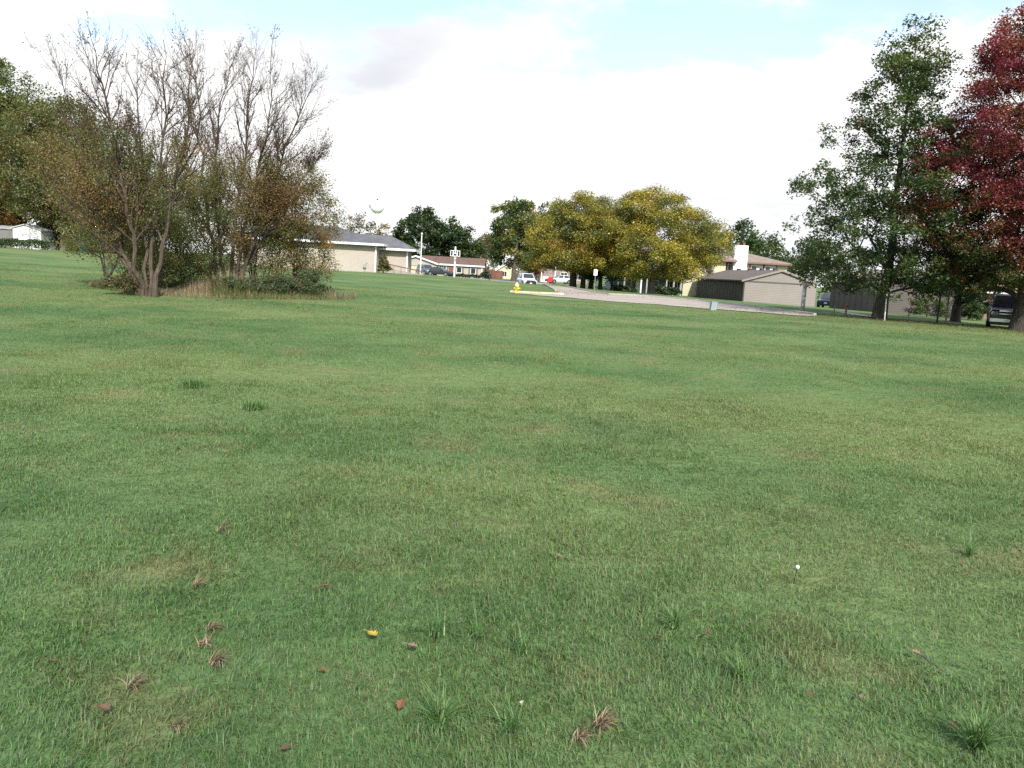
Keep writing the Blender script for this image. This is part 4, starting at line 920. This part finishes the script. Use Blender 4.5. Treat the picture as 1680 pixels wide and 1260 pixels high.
# ------------------------------------------------------------------ street furniture
YEL = mat('hydrant_yellow', (.62, .46, .03), .5, .12, 6); YELP = mat('hydrant_pale_top', (.75, .68, .38), .5, .1, 6)
T = thing('fire_hydrant', 'yellow fire hydrant with a pale top at the end of the kerb', 'hydrant', gp(847.5, 61), R(-70)); T.scale = (1.15,)*3
MB().lathe([(0, -.05), (.17, -.05), (.17, .03), (.11, .05), (.105, .42), (.15, .43), (.15, .47), (0, .47)], 16).build('barrel', YEL, T, True)
MB().lathe([(0, .472), (.13, .472), (.14, .52), (.115, .6), (.06, .66), (.035, .67), (.035, .73), (0, .735)], 16).build('bonnet', YELP, T, True)
for dx, dy, rr, ln in ((1, 0, .075, .2), (0, 1, .055, .19), (0, -1, .055, .19)):
    MB().tube([(dx*.08, dy*.08, .33), (dx*ln, dy*ln, .33), (dx*ln, dy*ln, .33), (dx*(ln+.04), dy*(ln+.04), .33)], [rr*.8, rr*.8, rr, rr], 10).build('nozzle', YEL, T)
T = thing('basketball_hoop', 'white basketball hoop with a dark marked backboard on the far lawn', 'basketball hoop', gp(745, 104), R(4))
MB().tube([(0, 0, -.1), (0, 0, 2.6), (0, 0, 4.15)], [.12, .105, .10], 12).build('pole', WHITE, T)
bb = box('backboard', WHITE, T, -.63, .63, -.30, -.25, 2.9, 3.66); MB().box(-.25, .25, -.25, .1, 3.2, 3.3).build('bracket', WHITE, T)
mk = mat('dark_board_paint', (.02, .025, .05), .6, .1, 4)
for a_ in ((-.56, -.32, 2.97, 3.59), (.32, .56, 2.97, 3.59), (-.22, -.05, 3.34, 3.59), (.05, .22, 3.34, 3.59), (-.19, .19, 3.0, 3.25)): box('marking', mk, bb, a_[0], a_[1], -.308, -.302, a_[2], a_[3])
ringp = [(.23*math.cos(t), -.55+.23*math.sin(t), 3.0) for t in np.linspace(0, 2*math.pi, 25)]
rm = MB().tube(ringp, .018, 6).tube([(0, -.31, 3.0), (0, -.33, 3.0)], .05, 6).build('rim', mat('rim_orange', (.5, .3, .2), .5, .1, 4), T)
mb = MB()
for k in range(12):
    t = k*math.pi/6
    for s in (1, -1): mb.tube([(.22*math.cos(t), -.55+.22*math.sin(t), 2.99), (.15*math.cos(t+s*.35), -.55+.15*math.sin(t+s*.35), 2.75), (.12*math.cos(t+s*.6), -.55+.12*math.sin(t+s*.6), 2.55)], .007, 4)
mb.build('net', WHITE, rm)
T = thing('flagpole', 'thin white pole with a ball top right of the tan house', 'pole', gp(689.5, 98))
MB().tube([(0, 0, -.1), (0, 0, 4.8)], [.075, .06], 10).build('pole', WHITE, T); MB().lathe([(0, 4.8), (.09, 4.85), (.13, 4.93), (.09, 5.01), (0, 5.05)], 10).build('finial', WHITE, T)
T = thing('mailbox', 'black mailbox on a post at the edge of the far street', 'mailbox', gp(803, 119), R(15))
box('post', M_DARK, T, -.06, .06, -.06, .06, -.1, .85)
mbx = MB().prism([(-.13, .853), (.13, .853), (.13, 1.0)]+[(.13*math.cos(t), 1.0+.12*math.sin(t)) for t in np.linspace(.3, 2.84, 7)]+[(-.13, 1.0)], 'x', -.3, .3).build('box', BLACKP, T)
box('flag', M_BROWN, mbx, .05, .09, -.15, -.135, .95, 1.15)
def sign(name, label, cat, px, Y, hgt, poly, pm, rz=0., postm=METAL, tilt=0.):
    T = thing(name, label, cat, gp(px, Y), rz); T.rotation_euler = (0, tilt, rz)
    MB().tube([(0, 0, -.15), (0, 0, hgt)], .03, 8).build('post', postm, T)
    MB().prism([(x, z+hgt) for x, z in poly], 'y', -.055, -.035).build('panel', pm, T); return T
oc = [(.30*math.cos(math.pi/8+k*math.pi/4), .30*math.sin(math.pi/8+k*math.pi/4)-.2) for k in range(8)]
RED = mat('red_sign_paint', (.36, .022, .028), .5, .08, 4); DRED = mat('dark_red_sign_paint', (.16, .02, .025), .6, .1, 4)
T = sign('road_sign', 'dark red octagonal road sign in front of the white car', 'sign', 879, 97, 1.75, oc, DRED, 0, M_DARK)
T = sign('yard_sign', 'bright red leaning sign beside the side street', 'sign', 901, 81, .95, [(-.33, -.6), (.2, -.48), (.30, .05), (-.24, -.02)], RED, R(10), M_DARK, .12)
T = sign('road_sign', 'small white rectangular road sign on a thin post under the golden locusts', 'sign', 975, 74, 1.95, [(-.17, -.5), (.17, -.5), (.17, .05), (-.17, .05)], WHITE, 0)
box('marking', M_DARK, T, -.025, .04, -.062, -.057, 1.66, 1.88)
M_PED = mat('pale_green_metal', (.24, .31, .31), .5, .08, 5)
T = thing('utility_pedestal', 'pale green utility box leaning at the edge of the street', 'utility box', gp(1169, 44), R(8)); T.rotation_euler = (0, .11, R(8))
box('body', M_PED, T, -.16, .16, -.14, .14, -.1, .42, bevel=.01); MB().box(-.175, .175, -.155, .155, .423, .47).build('lid', M_PED, T, bevel=.015)
T = thing('utility_post', 'thick grey wooden post at the end of the street beside the oak crown', 'post', gp(1316, 49))
MB().lathe([(0, -.2), (.13, -.2), (.125, 1.0), (.12, 1.9), (0, 1.92)], 12).build('shaft', mat('pale_grey_wood', (.42, .41, .39), .9, .2, 4, bump=.3), T, True); MB().box(-.02, .02, -.145, -.125, .3, 1.8).build('cable_cover', METAL, T)
def post(label, px, Y, h, r0_, m, tilt=0., cap=None, rz=0.):
    T = thing('post', label, 'post', gp(px, Y), rz); T.rotation_euler = (0, tilt, rz)
    MB().lathe([(0, -.1), (r0_, -.1), (r0_*.95, h*.5), (r0_*.9, h-.02), (r0_*.6, h), (0, h)], 8).build('shaft', m, T)
    if cap: MB().lathe([(0, h-.12), (r0_*1.25, h-.12), (r0_*1.25, h+.02), (0, h+.04)], 8).build('cap', cap, T)
    return T
post('thin weathered stake left of the red brown post', 1368, 49, .55, .035, M_WOOD)
post('short red brown post with a darker cap left of the oak trunk', 1387, 47, .62, .07, M_WOOD, 0, M_BROWN)
post('white plastic stake leaning against the right side of the oak trunk', 1451, 43.2, 1.45, .035, WHITE, -.03)
post('thin pale leaning stake right of the oak', 1489, 46, 1.0, .025, M_WOODG, .10)
post('dark thin upright pole right of the oak', 1537, 45.5, 2.6, .055, M_DARK, .0)
post('pale brown upright pole next to the dark thin one', 1551, 44.5, 2.5, .05, M_WOOD, .0)
# small trees and bushes by the truck
tree('small_tree', 'leaning broad trunked small tree between the two poles and the brick house', 'tree', gp(1567, 52), 301, 'round', 1.4, 5.0, 2.3, .28, 40, 7, 11, .14, .35, DGRN+[((.10, .14, .03), 1)], bark=BARK_DARK, spread=.3)
tree('bush', 'rounded dark bush in front of the shaded garage', 'bush', gp(1520, 60), 302, 'dome', .05, 1.5, 1.5, .04, 30, 6, 12, .12, .2, GRN+[((.14, .12, .05), 1)], spread=.2, lobes=.25)
tree('bush', 'green bush between the leaning small tree and the spruce', 'bush', gp(1588, 60), 303, 'dome', .05, 1.7, 1.2, .04, 30, 6, 12, .12, .2, GRN, spread=.2, lobes=.25)
tree('spruce_tree', 'dark blue green conical spruce left of the black pickup', 'tree', gp(1606, 62), 304, 'oak', .7, 5.2, 1.2, .16, 60, 6, 12, .13, .16, [((.025, .05, .04), 3), ((.04, .07, .055), 1)], bark=BARK_DARK, spread=.16, droop=.5, lobes=.1)
# water tower far behind
g = gp(616, 520); c = at(616, 339, 520); zt_ = c[2]-g[2]
T = thing('water_tower', 'white water tower whose shaded underside shows against the bright sky', 'water tower', g)
WT = mat('tower_white', (.82, .82, .82), .5, .03, .3)
MB().lathe([(0, -1), (2.6, -1), (1.6, 3), (1.15, 6), (1.1, zt_-6), (1.5, zt_-4.4)], 24).build('stem', WT, T, True)
MB().lathe([(1.0, zt_-4.35), (2.6, zt_-3.6), (3.9, zt_-2.2), (4.5, zt_-.2), (4.2, zt_+1.6), (3.0, zt_+3.0), (1.4, zt_+3.8), (0, zt_+4.05)], 32).build('tank', WT, T, True)
MB().lathe([(0, zt_+4.0), (.5, zt_+4.0), (.5, zt_+4.9), (0, zt_+5.0)], 10).build('vent', M_DARK, T)
MB().tube([(-4.55, -.5, zt_-.9), (-4.62, -.5, zt_+.9)], .35, 8).build('shade_spot', M_DARK, T)  # dark tube added to draw the shade on the tank's left side

# ------------------------------------------------------------------ small things lying on the lawn
def fallen_leaf(label, px, py, sz, col, seed, group=None):
    r = np.random.default_rng(seed); g = gpix(px, py)
    n = 9; V = []; F4 = []; sz *= .85
    for i in range(n):
        t = i/(n-1); wv = math.sin(math.pi*t**.8)*.36*(1+.25*(-1)**i)+.012
        zc = .22*(t-.5)**2*2
        V += [((t-.5)*sz, -wv*sz, (zc+wv*wv*1.1)*sz), ((t-.5)*sz, 0, zc*sz), ((t-.5)*sz, wv*sz, (zc+wv*wv*.9)*sz)]
    for i in range(n-1): F4 += [(i*3, i*3+1, i*3+4, i*3+3), (i*3+1, i*3+2, i*3+5, i*3+4)]
    T = thing('fallen_leaf', label, 'leaf', (g[0], g[1], g[2]+.045), r.uniform(0, 6.28), group); T.rotation_euler = (r.normal(.25, .2), r.normal(0, .3), r.uniform(0, 6.28))
    m = bpy.data.materials.get('leaf_%s' % (col,)) or mat('leaf_%s' % (col,), col, .7, .25, 30)
    me = bpy.data.meshes.new('blade'); me.from_pydata(V, [], F4); o = link('blade', me, m, T)
    s = o.modifiers.new('thick', 'SOLIDIFY'); s.thickness = .0012
    MB().tube([(sz*.48, 0, .1*sz), (sz*.7, .05*sz, .12*sz), (sz*.85, .12*sz, .05*sz)], .0012, 5).build('stalk', m, T)
BRN, RST, YLW, PNK = (.11, .065, .035), (.16, .07, .03), (.38, .25, .03), (.20, .135, .095)
for i, (px, py, sz, c_, lb) in enumerate([
    (610, 1057, .062, YLW, 'yellow oval leaf lying left of the middle of the near lawn'), (531, 977, .065, RST, 'rust coloured curled leaf left of the middle, farthest of the brown ones'), (675, 1077, .06, PNK, 'pinkish brown leaf just right of the yellow oval leaf'),
    (170, 1182, .055, BRN, 'brown leaf near the lower left corner'), (657, 1176, .05, RST, 'small reddish leaf at the foot of the long green tuft'), (917, 925, .055, PNK, 'pale curled leaf in the middle of the lawn beside a brown one'),
    (926, 906, .055, BRN, 'brown leaf just behind the pale curled leaf'), (1158, 1056, .07, PNK, 'long pale brown leaf right of the middle'), (1327, 1156, .045, RST, 'orange brown leaf in the lower right lawn'),
    (1414, 1161, .05, PNK, 'upright pale leaf right of the orange brown one'), (1500, 1086, .055, PNK, 'tan leaf beside the grey twig'), (1578, 936, .05, BRN, 'brown leaf at the right beside the green tuft'),
    (1563, 1208, .05, BRN, 'brown leaf at the left of the corner grass tuft'), (1596, 1220, .045, RST, 'red brown leaf in front of the corner grass tuft'), (528, 1117, .04, RST, 'tiny rust leaf below the yellow oval leaf'),
    (468, 1250, .05, BRN, 'brown leaf at the bottom edge left of the middle'), (85, 1103, .05, BRN, 'brown leaf left of the dry brown clump'), (1497, 910, .045, PNK, 'pale leaf in the right lawn above the tan leaf'), (855, 1172, .022, (.45, .4, .33), 'tiny whitish leaf scrap in the lower middle'), (1078, 1060, .05, BRN, 'dark brown leaf left of the long pale leaf')]):
    fallen_leaf(lb, px, py, sz, c_, 500+i, 'fallen leaves on the lawn')
M_DRY = leaf_mat('dry_blade', .2, .03)
def tuft(name, label, cat, px, py, n, ln, wd, pal, seed, lo, hi, group, sp=.012):
    r = np.random.default_rng(seed); g = gpix(px, py)
    T = thing(name, label, cat, g, 0, group)
    yaw = r.random(n)*6.28 if cat != 'dry grass' else r.normal(r.uniform(-.5, .9), .85, n); lean = r.uniform(lo, hi, n); L_ = ln*r.uniform(.6, 1.2, n); b0 = r.normal(0, sp, (n, 2)); w_ = wd*r.uniform(.7, 1.3, n)
    V, Q = [], []
    S = 5
    for k in range(S+1):
        t = k/S; a_ = lean*(.45+.75*t); rr = L_*t*np.sin(a_); zz = L_*t*np.cos(a_)+.015
        wk = w_*(1-t**1.6)+.0004
        px_, py_ = b0[:, 0]+np.cos(yaw)*rr, b0[:, 1]+np.sin(yaw)*rr
        V.append(np.stack([np.c_[px_-np.sin(yaw)*wk/2, py_+np.cos(yaw)*wk/2, zz], np.c_[px_+np.sin(yaw)*wk/2, py_-np.cos(yaw)*wk/2, zz]], 1))
    V = np.stack(V, 1).reshape(-1, 3)           # blade, ring, side
    i = (np.arange(n)[:, None]*(S+1)*2+np.arange(S)[None]*2).ravel()
    c = np.repeat(jitter(r, pick(r, n, pal)), S, 0)
    link('blades', np_mesh('blades', V, [np.c_[i, i+1, i+3, i+2]], c), M_DRY, T)
    MB().lathe([(0, 0), (.012, 0), (.008, .008), (0, .012)], 8).build('root', M_DARK, T)
DRYP = [((.33, .27, .17), 3), ((.22, .16, .095), 2), ((.10, .06, .04), 2)]
for i, (px, py, n, ln, lb) in enumerate([(352, 1092, 70, .075, 'dry tan and brown grass clump in the left lawn, largest of a row of three'), (331, 1063, 40, .05, 'small reddish dry clump just behind the largest dry clump'), (345, 1036, 45, .06, 'dry clump farthest back in the row of three on the left'),
        (983, 1196, 80, .085, 'dry straw coloured tuft near the bottom right of the middle'), (950, 1216, 45, .06, 'smaller dry tuft left of the straw coloured tuft'), (290, 1198, 30, .05, 'small dry tuft near the bottom left'), (1075, 835, 0, 0, ''), (322, 965, 36, .07, 'pale dry tuft in the left lawn behind the row of three'), (215, 1132, 34, .08, 'thin dry grass patch at the lower left'), (363, 873, 30, .08, 'pale dry tuft farthest back on the left lawn')]):
    if n: tuft('dry_grass_tuft', lb, 'dry grass', px, py, n, ln, .0035, DRYP, 600+i, .5, 1.5, 'dry grass tufts on the lawn')
GRP = [((.10, .19, .055), 3), ((.15, .24, .08), 2), ((.075, .15, .05), 2)]
for i, (px, py, n, ln, wd, lb) in enumerate([(722, 1195, 90, .14, .005, 'dense green crabgrass tuft at the bottom left of the middle'), (838, 1205, 50, .12, .005, 'small green tuft right of the dense crabgrass tuft'), (715, 1048, 60, .15, .0048, 'spreading green tuft with long blades left of the middle'), (782, 1050, 34, .14, .0045, 'thin long bladed tuft just right of the spreading one'),
        (852, 1075, 30, .14, .005, 'thin green tuft in the middle of the near lawn'), (1108, 1034, 50, .16, .005, 'long bladed tuft right of the middle'), (1600, 1235, 110, .17, .006, 'dark coarse grass tuft in the lower right corner'), (1215, 1120, 40, .12, .005, 'pale green tuft in the right lawn with a broad blade'), (1590, 915, 40, .16, .005, 'green tuft at the right beside the brown leaf'), (415, 672, 420, .10, .006, 'dark green taller grass patch far out on the left lawn'), (318, 636, 520, .12, .006, 'bright green taller grass patch in the left lawn beyond the dark one')]):
    tuft('grass_tuft', lb, 'grass tuft', px, py, n, ln, wd, GRP, 700+i, .2, 1.15, 'green grass tufts on the lawn', .012 if n < 400 else .06)
g = gpix(1302, 958); T = thing('seed_head', 'white seed head on a thin stalk in the right lawn', 'flower', g)
MB().tube([(0, 0, 0), (.004, 0, .05), (.012, 0, .095)], .0016, 6).build('stalk', LEAF_DULL, T)
MB().lathe([(0, .088), (.008, .091), (.011, .1), (.008, .109), (0, .112)], 10, (.012, 0, 0)).build('head', WHITE, T, True)
a = Vector(gpix(1497, 1090)); b = Vector(gpix(1552, 1126)); T = thing('twig', 'thin grey twig lying in the right foreground', 'twig', a)
d = b-a; MB().tube([(0, 0, .06), tuple(d*.3+Vector((.004, .003, .062))), tuple(d*.65+Vector((-.004, 0, .06))), tuple(d+Vector((0, 0, .058)))], [.003, .0035, .003, .0018], 6).tube([tuple(d*.3+Vector((.004, .003, .062))), tuple(d*.4+Vector((.03, .02, .075)))], [.002, .001], 5).build('stick', BARK_GREY, T)
